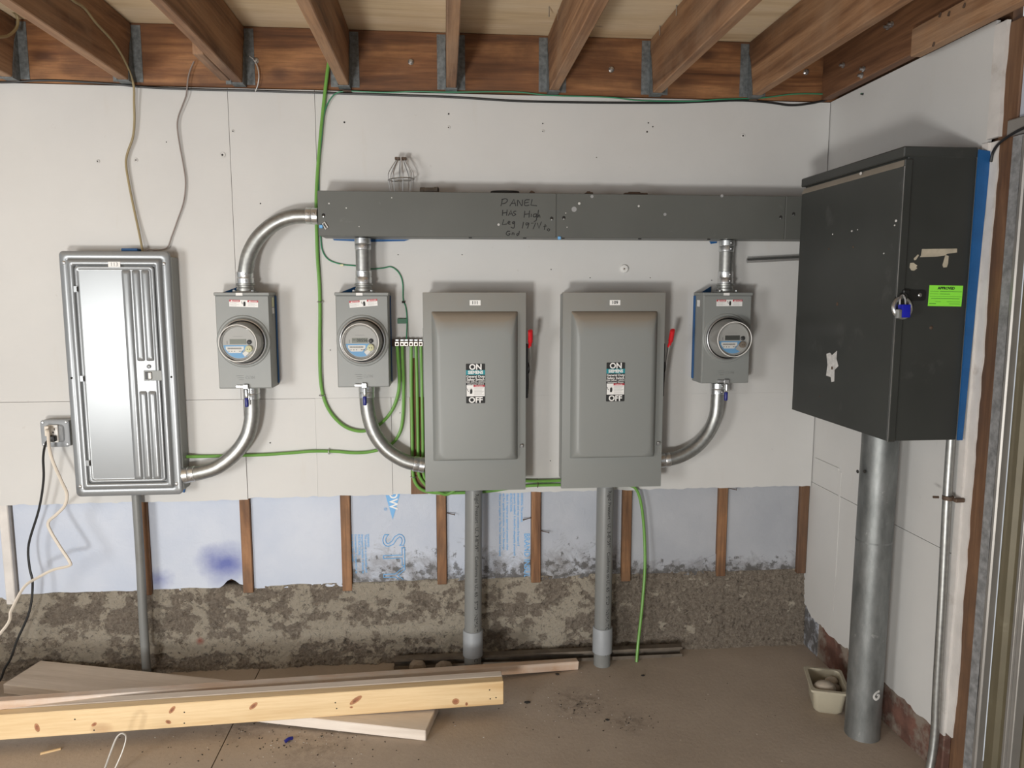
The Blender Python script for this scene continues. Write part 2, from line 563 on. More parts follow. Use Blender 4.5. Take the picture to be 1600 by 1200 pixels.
def rrect(x0, x1, z0, z1, y, r, n=5):
    r = min(r, (x1 - x0) / 2.01, (z1 - z0) / 2.01)
    out = []
    for cx, cz, a0 in ((x1 - r, z1 - r, 0), (x0 + r, z1 - r, pi / 2), (x0 + r, z0 + r, pi), (x1 - r, z0 + r, 1.5 * pi)):
        for k in range(n + 1):
            a = a0 + (pi / 2) * k / n
            out.append(V((cx + r * cos(a), y, cz + r * sin(a))))
    return out


def text(s, size, origin, mat, parent, xdir=(1, 0, 0), ydir=(0, 0, 1), name='lettering', bold=0.0, align='CENTER', outline=0.0, sx=1.0, depth=0.0003, space=1.0):
    cu = bpy.data.curves.new('txt', 'FONT')
    cu.body = s
    cu.size = size
    cu.align_x = align
    cu.align_y = 'CENTER'
    cu.space_line = 0.95
    cu.space_character = space
    cu.resolution_u = 3
    if outline:
        cu.fill_mode = 'NONE'
        cu.bevel_depth = outline
        cu.bevel_resolution = 1
    else:
        cu.offset = bold
        cu.extrude = depth / 2
    to = bpy.data.objects.new('txt', cu)
    COL.objects.link(to)
    dg = bpy.context.evaluated_depsgraph_get()
    dg.update()
    me = bpy.data.meshes.new_from_object(to.evaluated_get(dg))
    bpy.data.objects.remove(to)
    bpy.data.curves.remove(cu)
    X, Y = V(xdir).normalized(), V(ydir).normalized()
    Z = X.cross(Y)
    org = V(origin) - world_loc(parent)
    for q in me.vertices:
        c = q.co
        q.co = org + X * (c.x * sx) + Y * c.y + Z * c.z
    me.name = name
    me.materials.clear()
    me.materials.append(M[mat])
    o = bpy.data.objects.new(name, me)
    COL.objects.link(o)
    o.parent = parent
    return o


def screw(b, p, r=0.005, axis=(0, -1, 0)):
    b.lathe([(r, -0.001), (r, 0.0012), (r * 0.7, 0.0028), (r * 0.1, 0.0032)], p, axis, 10)


# ================================================================== THE SETTING
XR = 1.55            # right wall
ZT = 2.287           # top of wall sheets
ZB = 0.72            # bottom of wall sheets
# floor: two slabs with a joint between them
b = B()
xj = -0.772
b.box((-3.6, -2.6, -0.12), (xj - 0.002, 3.2, 0.0))
b.box((xj + 0.002, -2.6, -0.12), (1.75, 3.2, 0.0))
b.box((xj - 0.002, -2.6, -0.12), (xj + 0.002, 3.2, -0.012))
floor = struct(b.build('floor', 'floor'))

# ceiling: plywood over joists
b = B()
b.box((-3.6, -2.2, 2.51), (1.75, 3.1, 2.53))
ceil = struct(b.build('ceiling', 'ply'))
b = B()
b.box((-3.6, D - 0.002, ZT + 0.004), (1.62, D + 0.036, 2.509), 0.003)
rim = b.build('rim_board', 'rim', ceil)
for px, py in ((642, 97), (955, 109), (1259, 113), (400, 95)):
    p = W(px, py, 0.002)
    b = B()
    b.lathe([(0.011, 0), (0.011, 0.004), (0.007, 0.007), (0.007, 0.012), (0.002, 0.013)], p, (0, -1, 0), 12)
    b.build('bolt', 'steel', rim)
# joists
jx = [-1.945, -1.545, -1.149, -0.748, -0.365, 0.033, 0.422, 0.824, 1.22]
b = B()
b.box((-0.019, -1.2, 2.295), (0.019, D - 0.004, 2.508), 0.003)
jo = b.build('joist', 'joist', ceil)
bh = B()
for s in (-1, 1):
    x0, x1 = sorted((s * 0.0195, s * 0.053))
    bh.box((x0, D - 0.0045, 2.30), (x1, D - 0.0025, 2.50))
    xs = s * 0.0202
    poly = [V((xs, D - 0.003, 2.291)), V((xs, D - 0.055, 2.291)), V((xs, D - 0.05, 2.33)), V((xs, D - 0.025, 2.43)), V((xs, D - 0.003, 2.47))]
    bh.prism(poly, (s * 0.0015, 0, 0))
bh.box((-0.0217, D - 0.055, 2.2915), (0.0217, D - 0.003, 2.2945))
hg = bh.build('joist_hanger', 'hanger', jo, smooth_=False)
jo.location.x = jx[0]
for x in jx[1:]:
    j = jo.copy()
    COL.objects.link(j)
    j.location.x = x
    h = hg.copy()
    COL.objects.link(h)
    h.parent = j
# joist along the right wall with the block nailed on it
b = B()
b.box((1.505, -1.2, ZT + 0.008), (1.545, D - 0.004, 2.508), 0.003)
ej = b.build('edge_joist', 'edge', ceil)
b = B()
b.box((1.467, 0.2, 2.268), (1.504, 2.315, 2.352), 0.003)
b.build('nailed_board', 'joist', ej)
for px, py in ((1318, 102), (1350, 108), (1347, 118), (1388, 42), (1394, 38)):
    p = RW(px, py, 1.504)
    b = B()
    b.lathe([(0.010, 0), (0.010, 0.004), (0.006, 0.006), (0.005, 0.016), (0.002, 0.017)], p, (-1, 0, 0), 12)
    b.build('bolt', 'steel', ej)
for px, py in ((1460, 66), (1470, 20), (1484, 18), (1508, 5)):
    p = RW(px, py, 1.466)
    b = B()
    b.tube([p, p + V((-0.004, 0, -0.012))], 0.003, 6, 0)
    b.build('nail', 'rust', ej)
# short lath on the third joist's side
b = B()
b.box((-0.0345, 0, -0.02), (0, 0.30, 0.02), 0.002)
lath = b.build('lath', 'joist', ceil)
lath.location = (-0.768, 2.58, 2.315)

for px, py in ((872, 18), (1031, 42), (1057, 10), (1064, 6), (698, 22), (858, 12)):
    r_ = ray(px, py)
    p = V((0, 0, H)) + r_ * ((2.505 - H) / r_.z)
    b = B()
    b.tube([p + V((0, 0, .006)), p + V((0, 0, -.03))], .002, 6, 0)
    b.build('nail', 'steel', ceil)

# back wall: sheathing behind, then sheets, studs, foam panels
b = B()
b.box((-3.6, D + 0.095, 0.0), (1.8, D + 0.12, ZT))
wall = struct(b.build('wall_back', 'stud_dark'))


def wx(px, py=690):
    return W(px, py).x


sheets = [  # x0, x1, z0, z1, proud
    (-3.6, wx(362, 300), 1.118, ZT, 0.0), (wx(362, 300) + 0.002, wx(496, 300), 1.118, ZT, 0.0012),
    (wx(496, 300) + 0.0015, XR - 0.004, 1.118, ZT, 0.0),
    (-3.6, wx(383), ZB - 0.005, 1.1165, 0.0005), (wx(383) + 0.002, wx(494), ZB, 1.1165, -0.001),
    (wx(494) + 0.001, wx(612), ZB, 1.1175, 0.0015), (wx(612) + 0.0015, wx(641), ZB, 1.1175, 0.001),
    (wx(668), XR - 0.004, ZB - 0.004, 1.1178, 0.0)]
for x0, x1, z0, z1, pr in sheets:
    b = B()
    if z0 < 1:
        n = max(3, int((x1 - x0) / 0.02))
        poly = [V((x0 + (x1 - x0) * i / n, D - pr, z0 + random.uniform(-0.003, 0.003))) for i in range(n + 1)]
        poly += [V((x1, D - pr, z1)), V((x0, D - pr, z1))]
        b.prism(poly, (0, 0.011, 0))
    else:
        b.box((x0, D - pr, z0), (x1, D + 0.011, z1))
    b.build('plywood_sheet', 'white', wall, smooth_=False)
# bare wood strip between sheets, behind the ground cables
b = B()
b.box((wx(641), D - 0.0005, ZB), (wx(668), D + 0.008, 1.1175))
b.build('bare_wood_strip', 'stud', wall)
b = B()
b.box((wx(646), D - 0.0025, 1.1175), (wx(655), D + 0.0, 1.275))
b.build('bare_wood_strip', 'stud', wall)
# studs
sx_ = [-1.205, -0.808, -0.412, -0.024, 0.368, 0.753, 1.168, 1.528]
FB = [0.343, 0.338, 0.331, 0.345, 0.338, 0.33, 0.338, 0.338]
for i, x in enumerate(sx_):
    b = B()
    hw = 0.0195
    b.box((x - hw, D + 0.0105, FB[i] - 0.016), (x + hw, D + 0.09, ZT), 0.002)
    st = b.build('stud', 'stud_dark' if i == 7 else 'stud', wall, off=(x, D, 0.3))
    if i in (3, 4, 6):
        for side, zz in {3: ((1, 800),), 4: ((-1, 811), (1, 832)), 6: ((1, 772),)}[i]:
            p = V((x + side * hw, D + 0.02, W(840, zz).z))
            nb = B()
            nb.tube([p, p + V((side * 0.033, -0.012, -0.004))], 0.0018, 6, 0)
            nb.lathe([(0.0045, 0), (0.0045, 0.0015)], p + V((side * 0.033, -0.012, -0.004)), (side, -0.3, 0), 8)
            nb.build('nail', 'rust', st)
# foam panels between the studs
edges = [-1.715] + sx_
fm = ['foam', 'foam_spray', 'foam', 'foam_mold', 'foam_mold', 'foam_mold_shaded', 'foam_mold_less', 'foam_mold_less']
foams = []
for i in range(8):
    x0, x1 = edges[i] + 0.021, edges[i + 1] - 0.021
    zb = FB[i]
    n = 22
    poly = []
    for k in range(n + 1):
        u = k / n
        z = zb + 0.006 * noise.noise(V((i * 7.3, u * 5, 0)))
        if i == 1 and u > 0.72:
            z += 0.035 * math.sin((u - 0.72) / 0.28 * pi) ** 2 + 0.012 * (u - 0.72) / 0.28
        if i == 6 and u > 0.55:
            z += 0.0
        poly.append(V((x0 + (x1 - x0) * u, D + 0.028, z)))
    poly += [V((x1, D + 0.028, ZB + 0.05)), V((x0, D + 0.028, ZB + 0.05))]
    b = B()
    b.prism(poly, (0, 0.05, 0))
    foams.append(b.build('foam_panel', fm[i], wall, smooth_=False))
# broken corner piece on the second last foam panel
b = B()
q = [W(1065, 899, -0.026), W(1085, 880, -0.026), W(1118, 866, -0.026), W(1121, 863, -0.026), W(1121, 898, -0.026)]
b.prism(q, (0, 0.01, 0))
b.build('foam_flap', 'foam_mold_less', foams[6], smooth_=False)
# painted studs at the left edge
b = B()
b.box((-1.735, D + 0.005, 0.31), (-1.70, D + 0.09, ZB), 0.003)
b.build('painted_stud', 'white_clean', wall)
b = B()
b.box((-3.6, D + 0.02, 0.3), (-1.738, D + 0.09, ZB), 0.003)
b.build('foam_panel', 'foam', wall)
# foam print
fp = D + 0.0272
TX, TY = (0, 0, -1), (1, 0, 0)


def ft(s, px, py, size, par, mat='blue_print', align='LEFT', outline=0, sx=1.0, bold=0.0):
    p = W(px, py, -0.0272)
    return text(s, size, (p.x, fp - 0.0004, p.z), mat, par, TX, TY, 'foam_lettering', bold, align, outline, sx)


ft('STY', 613, 833, 0.128, foams[3], outline=0.0017, sx=1.04)
b = B()
q = [W(600, 765, -0.0272), W(627, 765, -0.0272), W(613.5, 812, -0.0272)]
b.prism([V((p.x, fp, p.z)) for p in q], (0, -0.0006, 0))
tri = b.build('printed_triangle', 'blue_print', foams[3])
p = W(613, 781, -0.0272)
text('OW', 0.046, (p.x + 0.003, fp - 0.001, p.z), 'white_print', tri, TX, TY, 'foam_lettering', 0.001, 'CENTER', 0, 0.95)
ft('®', 602, 793, 0.018, foams[3])
ft('WARNING:', 575, 834, 0.0115, foams[3], bold=.0002)
for i, s in enumerate(('This product is combustible and', 'improperly installed. It should be', 'INSTRUCTIONS.', 'Documentation is required to an', 'burn areas. For specific'))   :
    ft(s, 571 - i * 5.2, 835, 0.0125, foams[3], bold=.0002)
for i, s in enumerate(('WARNING: This product', 'combustible and may constitute a fire hazard if', 'improperly installed. It should be adequately protected', 'INSTRUCTIONS:', 'be faced. It requires an approved protection when', 'used. For specific instructions, see Dow literature', 'or from your supplier or The Dow Chemical Company')):
    ft(s, 815.5 - i * 5.7, 767, 0.0125, foams[4], bold=.0002)
ft('BRAND INSULATION', 823, 833, 0.034, foams[4], sx=0.9, bold=.0003)
# clip foam lettering below the foam edge: cut the long word at the foam's bottom
for o in foams[4].children:
    zs = [q.co.z for q in o.data.vertices]
    if min(zs) < FB[4] + 0.004:
        bm = bmesh.new()
        bm.from_mesh(o.data)
        bmesh.ops.bisect_plane(bm, geom=bm.verts[:] + bm.edges[:] + bm.faces[:], plane_co=(0, 0, FB[4] + 0.006), plane_no=(0, 0, -1), clear_outer=True)
        bm.to_mesh(o.data)
        bm.free()
for o in foams[3].children:
    zs = [q.co.z for q in o.data.vertices]
    if min(zs) < FB[3] + 0.004:
        bm = bmesh.new()
        bm.from_mesh(o.data)
        bmesh.ops.bisect_plane(bm, geom=bm.verts[:] + bm.edges[:] + bm.faces[:], plane_co=(0, 0, FB[3] + 0.006), plane_no=(0, 0, -1), clear_outer=True)
        bm.to_mesh(o.data)
        bm.free()

# rough foundation
NX, NZ = 1100, 110
x0, x1 = -3.6, 1.56
vs_, fs_, pa = [], [], []
for j in range(NZ + 1):
    for i in range(NX + 1):
        x = x0 + (x1 - x0) * i / NX
        z = 0.36 * j / NZ
        q = V((x * 4.0, 0, z * 5.5))
        pls = 0.5 + 0.42 * noise.noise(q * 1.3 + V((3.1, 0, 1.7))) + 0.42 * noise.noise(q * 3.1) + 0.30 * noise.noise(q * 7)
        right = min(1.0, max(0.0, (x - 0.55) / 0.35))
        lowz = max(0.0, 1 - z / 0.10)
        pls -= 0.30 * right + 0.26 * lowz - 0.02
        pls += 0.12 * math.exp(-((x + 0.1) / 0.45) ** 2)
        pa.append(max(0.0, min(1.0, pls)))
        n1 = noise.noise(q * 1.2) * 0.013 + noise.noise(q * 4.5 + V((9, 0, 0))) * 0.007
        n2 = noise.noise(V((x * 28, 1, z * 28))) * 0.007 + noise.noise(V((x * 60, 1, z * 60))) * 0.007 + noise.noise(V((x * 120, 5, z * 120))) * 0.004
        step = 0.006 * max(0.0, min(1.0, (pls - 0.45) * 9))
        rough = 1.5 - 0.9 * max(0.0, min(1.0, (pls - 0.45) * 6))
        y = D + 0.022 - n1 - n2 * rough - step - 0.018 * lowz ** 2 + 0.012 * max(0.0, (z - 0.31) / 0.05)
        if j == NZ:
            y += 0.03
        topz = 0.346 + 0.010 * noise.noise(V((x * 9, 0, 3)))
        vs_.append((x, y, z * topz / 0.36))
for j in range(NZ):
    for i in range(NX):
        a = j * (NX + 1) + i
        fs_.append((a, a + 1, a + NX + 2, a + NX + 1))
# ledge back to the sheathing
base = len(vs_)
for i in range(NX + 1):
    x, y, z = vs_[NZ * (NX + 1) + i]
    vs_.append((x, D + 0.1, z - 0.004))
    pa.append(0.2)
for i in range(NX):
    a = NZ * (NX + 1) + i
    fs_.append((a, a + 1, base + i + 1, base + i))
me = bpy.data.meshes.new('wall_foundation')
me.from_pydata(vs_, [], fs_)
at = me.attributes.new('plaster', 'FLOAT', 'POINT')
at.data.foreach_set('value', pa)
me.polygons.foreach_set('use_smooth', [True] * len(me.polygons))
me.materials.append(M['foundation'])
fo = bpy.data.objects.new('wall_foundation', me)
COL.objects.link(fo)
struct(fo)

# screw holes and dents in the white sheets
for px, py, r in ((153, 252, .006), (212, 250, .007), (348, 242, .010), (701, 178, .005), (701, 199, .006), (848, 193, .004), (848, 205, .006),
                  (1013, 192, .004), (1020, 198, .004), (1011, 206, .005), (1161, 212, .008), (622, 398, .003), (722, 398, .003), (516, 547, .003),
                  (422, 692, .004), (538, 191, .005), (364, 205, .006), (861, 421, .003), (625, 645, .003), (625, 625, .003), (860, 720, .003), (407, 318, .004),
                  (1112, 438, .003), (932, 246, .003), (922, 434, .003), (1016, 434, .003), (260, 222, .003)):
    r = r * (.85 if r > .0055 else .5)
    p = W(px, py, 0.0016)
    b = B()
    b.lathe([(r * 1.3, 0.0), (r, 0.0012), (r * 0.55, 0.0006), (r * 0.5, -0.0005)], p, (0, -1, 0), 10)
    b.build('screw_hole', 'chip' if r > .0045 else 'void', wall)
    if r > .0045:
        b = B()
        b.lathe([(r * 0.5, 0.0), (r * 0.3, 0.0011), (r * 0.05, 0.0013)], p + V((random.uniform(-1, 1) * r * .3, 0, 0)), (0, -1, 0), 8)
        b.build('screw_hole', 'void', wall)

# right wall
b = B()
b.box((XR + 0.03, 2.03, 0.0), (XR + 0.06, 3.05, 2.5))
wr = struct(b.build('wall_right', 'stud_dark'))
b = B()
b.box((XR, 2.052, 0.732), (XR + 0.012, D + 0.03, ZT + 0.003))
b.build('plywood_sheet', 'white', wr)
for y0, y1 in ((2.728, D + 0.03), (2.066, 2.7255)):
    n = 40
    poly = []
    for k in range(n + 1):
        y = y0 + (y1 - y0) * k / n
        z = 0.147 + 0.016 * noise.noise(V((y * 14, 0, 5))) + 0.010 * noise.noise(V((y * 45, 0, 5)))
        if y > 2.86:
            z += 0.03 * (y - 2.86) / 0.09
        poly.append(V((XR - 0.0005, y, z)))
    poly += [V((XR - 0.0005, y1, 0.7305)), V((XR - 0.0005, y0, 0.7305))]
    b = B()
    b.prism(poly, (0.012, 0, 0))
    b.build('plywood_sheet', 'white', wr, smooth_=False)
b = B()
b.box((XR - 0.004, 2.74, 0.83), (XR, 2.93, 0.842), 0.001)
b.build('lath_strip', 'white', wr)
b = B()
b.box((XR - 0.002, 2.722, 0.40), (XR, 2.735, 0.83), 0.0006)
b.build('lath_strip', 'white', wr)
b = B()
b.box((XR + 0.004, 2.05, 0.0), (XR + 0.03, 2.90, 0.30), 0.003)
b.build('base_board', 'redboard', wr)
b = B()
b.box((XR + 0.002, 2.84, 0.0), (XR + 0.03, 2.96, 0.2), 0.002)
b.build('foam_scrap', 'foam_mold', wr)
# torn white trim strip, dark post, felt strip beside the steel door
def torn(y0, y1, z0, z1, x, seed, amp, thick):
    n = int((z1 - z0) / 0.02)
    left = [V((x, y1, z0)), V((x, y1, z1))]
    rightv = []
    for k in range(n + 1):
        z = z1 + (z0 - z1) * k / n
        rightv.append(V((x, y0 + amp * (noise.noise(V((seed, z * 4, 0))) + 0.6 * noise.noise(V((seed, z * 19, 0)))), z)))
    bb = B()
    bb.prism(left + rightv, (thick, 0, 0))
    return bb


tr1 = struct(torn(2.005, 2.05, 1.965, 2.275, XR - 0.006, 2.0, 0.008, 0.012).build('trim_1', 'white_clean', smooth_=False))
torn(2.010, 2.052, 0.16, 1.955, XR + 0.001, 5.0, 0.008, 0.012).build('torn_strip', 'white_clean', tr1, smooth_=False)
torn(2.041, 2.066, 0.15, 1.955, XR - 0.006, 8.0, 0.003, 0.007).build('torn_strip', 'white_clean', tr1, smooth_=False)
b = B()
b.box((XR + 0.006, 1.952, 0.0), (XR + 0.05, 2.022, 2.27), 0.003)
b.build('door_post', 'stud_dark', tr1)
tr2 = struct(torn(1.925, 1.96, 0.0, 1.955, XR + 0.004, 11.0, 0.003, 0.03).build('trim_2', 'felt', smooth_=False))
b = B()
b.box((XR + 0.004, 1.912, 0.0), (XR + 0.03, 1.93, 1.955), 0.004)
b.build('edge_flashing', 'aluminium', tr2)
# steel door: ribbed sheet running towards the viewer
prof = []
y = 1.912
k = 0
while y > 0.6:
    prof += [(XR + 0.030, y), (XR + 0.030, y - 0.022), (XR + 0.018, y - 0.03), (XR + 0.018, y - 0.045), (XR + 0.030, y - 0.053)]
    y -= 0.053
poly = [V((a, c, 0.0)) for a, c in prof] + [V((XR + 0.05, prof[-1][1], 0.0)), V((XR + 0.05, 1.912, 0.0))]
b = B()
b.prism(poly, (0, 0, 1.955))
dr = struct(b.build('door_1', 'olive', smooth_=False))
b = B()
b.box((XR - 0.012, 1.765, 0.0), (XR + 0.017, 1.800, 1.95), 0.002)
b.box((XR - 0.02, 1.780, 0.0), (XR - 0.012, 1.785, 1.95), 0.001)
b.build('door_stile', 'aluminium', dr)
b = B()
b.box((XR - 0.008, 0.6, 1.957), (XR + 0.05, 1.972, 2.0), 0.003)
b.box((XR - 0.016, 1.86, 1.965), (XR - 0.008, 1.90, 1.985), 0.002)
b.build('door_header', 'aluminium', dr)
b = B()
b.box((XR + 0.012, 0.6, 2.0), (XR + 0.03, 1.957, 2.28))
b.build('header_board', 'board_blue', dr)

# dust that has settled on upward faces of the safety switches
t = NT('equipment_grey_dusty')
g = t.n('NewGeometry')
nz = t.sep(g.outputs['Normal'])[2]
dn = t.noise(t.coords(), 18, 5, 0.6)
fac = t.math('MULTIPLY', t.ramp(t.math('ADD', nz, t.math('MULTIPLY', t.math('SUBTRACT', dn, 0.5), 0.12)), [(0.03, 0.0), (0.32, 1.0)]), 0.8)
t.col(t.mix(fac, (0.222, 0.231, 0.221), (0.24, 0.195, 0.145)))
t.set(0.45)
M['equip_dust'] = t.m


def wrect(b, x0, y0, x1, y1, d, th=0.0006, bevel=0.0):
    xm, ym = (x0 + x1) / 2, (y0 + y1) / 2
    xa, xb = W(x0, ym, d).x, W(x1, ym, d).x
    za, zb = W(xm, y1, d).z, W(xm, y0, d).z
    b.box((xa, D - d - th, za), (xb, D - d, zb), bevel)
    return (xa + xb) / 2, (za + zb) / 2, xb - xa, zb - za


def wpart(name, mat, parent, x0, y0, x1, y1, d, th=0.0006, bevel=0.0):
    b = B()
    c = wrect(b, x0, y0, x1, y1, d, th, bevel)
    return b.build(name, mat, parent), c


# ================================================================== LOAD CENTRE (left panel)
PX0, PX1, PZ0, PZ1, PY = -1.401, -1.012, 0.763, 1.683, 2.870
lc = thing('breaker_panel', 'glossy grey breaker panel with ribbed door, leftmost box on the white wall', 'breaker panel', ((PX0 + PX1) / 2, D, PZ0))
b = B()
b.box((PX0 + 0.018, PY + 0.012, PZ0 + 0.015), (PX1 + 0.004, D - 0.002, PZ1 - 0.02), 0.002)
b.build('box_body', 'equip', lc)
b = B()


def pr(i, y, r):
    return rrect(PX0 + i, PX1 - i, PZ0 + i, PZ1 - i, y, max(r - i * 0.3, 0.006), 5)


b.loft([pr(0.0, PY + 0.012, .016), pr(0.0, PY + 0.003, .016), pr(0.003, PY, .016), pr(0.022, PY - 0.001, .016), pr(0.027, PY + 0.001, .016),
        pr(0.033, PY - 0.008, .016), pr(0.037, PY - 0.011, .016), pr(0.046, PY - 0.011, .018), pr(0.051, PY - 0.008, .018), pr(0.053, PY + 0.004, .018)], True, True)
fr = b.build('cover_frame', 'panel', lc, angle=60)
DX0, DX1, DZ0, DZ1 = PX0 + 0.0545, PX1 - 0.0555, PZ0 + 0.0545, PZ1 - 0.0545
DY = PY - 0.009


def dr_(i, y, r=0.012):
    return rrect(DX0 + i, DX1 - i, DZ0 + i, DZ1 - i, y, max(0.004, r - i * .3), 5)


b = B()
b.loft([dr_(0, PY + 0.003), dr_(0, DY + 0.002), dr_(0.002, DY), dr_(0.009, DY), dr_(0.012, DY + 0.003), dr_(0.016, DY + 0.003)])
door = b.build('door', 'panel', lc, angle=60)
DF = DY + 0.003


def bead(x0, x1, z0, z1, y, h, par, mat, name='rib'):
    b = B()
    b.loft([rrect(x0 + i, x1 - i, z0 + i * 1.3, z1 - i * 1.3, y - hh, 0.006, 3) for i, hh in ((0, 0), (0.003, h * 0.55), (0.007, h * 0.9), (0.011, h))], False, True)
    return b.build(name, mat, par, angle=70)


bead(-1.182, -1.150, 0.825, 1.615, DF, 0.007, door, 'panel')
for xa, xb in ((-1.146, -1.117), (-1.113, -1.084)):
    bead(xa, xb, 1.278, 1.615, DF, 0.007, door, 'panel')
    bead(xa, xb, 0.825, 1.165, DF, 0.007, door, 'panel')
b = B()
b.box((-1.124, DF - 0.004, 1.205), (-1.052, DF, 1.243), 0.001)
la = b.build('latch', 'equip', door)
b = B()
b.box((-1.119, DF - 0.0065, 1.210), (-1.095, DF - 0.004, 1.238), 0.001)
b.build('latch_slot', 'black', door)
b = B()
b.box((-1.107, DF - 0.010, 1.212), (-1.095, DF - 0.005, 1.236), 0.002)
b.build('latch_button', 'plastic_white', door)
b = B()
b.lathe([(0.008, 0), (0.0075, 0.003), (0.003, 0.005), (0.0005, 0.0052)], (-1.105, DF, 1.258), (0, -1, 0), 16)
b.build('rivet', 'panel', door)
for z in (1.545, 1.215, 0.895):
    b = B()
    b.box((DX0 - 0.006, DY - 0.003, z - 0.012), (DX0 + 0.010, DY + 0.002, z + 0.012), 0.0015)
    b.build('hinge', 'panel', lc)
    b = B()
    b.box((DX0 + 0.006, DY - 0.0035, z - 0.009), (DX0 + 0.011, DY - 0.002, z + 0.009))
    b.build('hinge_slot', 'void', lc)
for x, z, r in ((PX0 + .017, PZ1 - .042, .0065), (PX1 - .020, PZ1 - .045, .0065), (PX0 + .017, PZ0 + .040, .0065), (PX1 - .020, PZ0 + .042, .0065), (PX0 + .015, 1.217, .004), (PX1 - .016, 1.217, .004)):
    b = B()
    screw(b, (x, PY - 0.001, z), r)
    b.build('screw', 'zinc' if r > .005 else 'void', lc)
lb, c = wpart('number_label', 'white_print', lc, 169, 409, 188, 417.5, D - PY + 0.0115)
text('113', 0.019, (c[0], D - (D - PY + 0.0115) - 0.0012, c[1]), 'lightgrey_ink', lb)
# blue masking tape left on the wall around the panel
b = B()
b.box((W(198, 390).x, PY + 0.03, PZ1 - 0.022), (W(223, 390).x, D - 0.003, PZ1 + 0.012), 0.002)
b.build('tape_scrap', 'tape', lc)
for pa_ in ([(283, 705), (294, 712), (292, 735), (285, 735)], [(283, 748), (293, 750), (288, 770), (283, 768)]):
    b = B()
    b.prism([W(x, y, 0.008) for x, y in pa_], (0, 0.004, 0))
    b.build('tape_scrap', 'tape', lc)
# vertical PVC below it
b = B()
pp = [W(212.5, 770, 0.04), W(216.5, 900, 0.045), V((-1.268, 2.905, 0.0))]
pp[0].z = PZ0 + 0.005
b.tube([pp[0], V((pp[0].x, pp[0].y, 0.5)), V((pp[0].x - .002, 2.907, 0.25)), V((pp[0].x, 2.905, 0.0))], 0.0165, 16, 4)
c1 = tag(b.build('pvc_conduit', 'pvc'), 'thin grey plastic pipe running from breaker panel down to the floor', 'pipe')

# ================================================================== OUTLET BOX AND CORDS
ob = thing('outlet_box', 'square metal outlet box with white receptacle left of the breaker panel', 'outlet', W(84, 695, 0))
b = B()
cx, cz = W(87, 677, 0.05).x, W(87, 677, 0.05).z
b.box((cx - .052, D - 0.05, cz - .05), (cx + .052, D - 0.001, cz + .05), 0.006, 2)
b.build('box_body', 'galv', ob)
b = B()
b.loft([rrect(cx - .052 + i, cx + .052 - i, cz - .052 + i, cz + .052 - i, y, 0.012, 4) for i, y in ((0, D - .049), (0, D - .052), (.002, D - .054), (.018, D - .054), (.021, D - .060), (.024, D - .061))])
cov = b.build('cover_plate', 'pvc_light', ob, angle=50)
for sx in (-1, 1):
    for sz in (-1, 1):
        b = B()
        screw(b, (cx + sx * .042, D - .054, cz + sz * .042), .005)
        b.build('screw', 'zinc', cov)
b = B()
b.box((cx - .017, D - .068, cz - .032), (cx + .017, D - .06, cz + .034), 0.002)
rec = b.build('receptacle', 'plastic_white', ob)
b = B()
b.box((cx - .012, D - .092, cz - .026), (cx + .013, D - .066, cz - .004), 0.004, 2)
b.build('black_plug', 'black', rec)
b = B()
for sx in (-.006, .006):
    b.box((cx + sx - .0012, D - .0688, cz + .014), (cx + sx + .0012, D - .0678, cz + .023))
b.lathe([(.003, 0), (.0028, .0008)], (cx, D - .068, cz + .007), (0, -1, 0), 8)
b.build('socket_slot', 'void', rec)
b = B()
b.box((cx - .02, D - .09, cz - .004), (cx - .004, D - .066, cz + .034), 0.004, 2)
b.build('white_plug', 'cord_white', rec)
b = B()
bp = [V((cx - .005, D - .09, cz - .017)), W(71, 694, .10), W(67.5, 715, .085), W(68, 750, .07), W(61, 795, .06), W(45, 850, .06), W(46, 885, .06), W(51, 912, .065), W(46, 955, .075), W(27, 1000, .085), W(10, 1040, .09), V((-1.80, 2.84, .012)), V((-2.3, 2.75, .005))]
b.tube(bp, 0.0045, 8, 7)
tag(b.build('power_cord', 'black'), 'black power cord hanging from the outlet box to the floor', 'cord')
b = B()
bp = [V((cx - .012, D - .088, cz + .02)), W(75, 675, .115), W(77, 700, .11), W(83, 722, .11), W(96, 752, .12), W(104.5, 772, .13), W(101, 790, .14), W(88, 804, .15), W(75.5, 816, .15), W(79, 830, .15), W(94, 855, .15), W(109, 878, .15), W(107, 884.5, .15), W(84, 890, .16), W(62, 901, .17), W(38, 917, .2), W(18, 953, .22), W(0, 990, .25), V((-1.9, 2.65, .03)), V((-2.3, 2.55, .006))]
b.tube(bp, 0.0042, 8, 7, flat=1.35)
tag(b.build('extension_cord', 'cord_white'), 'off-white flat cord looping in front of the blue foam', 'cord')

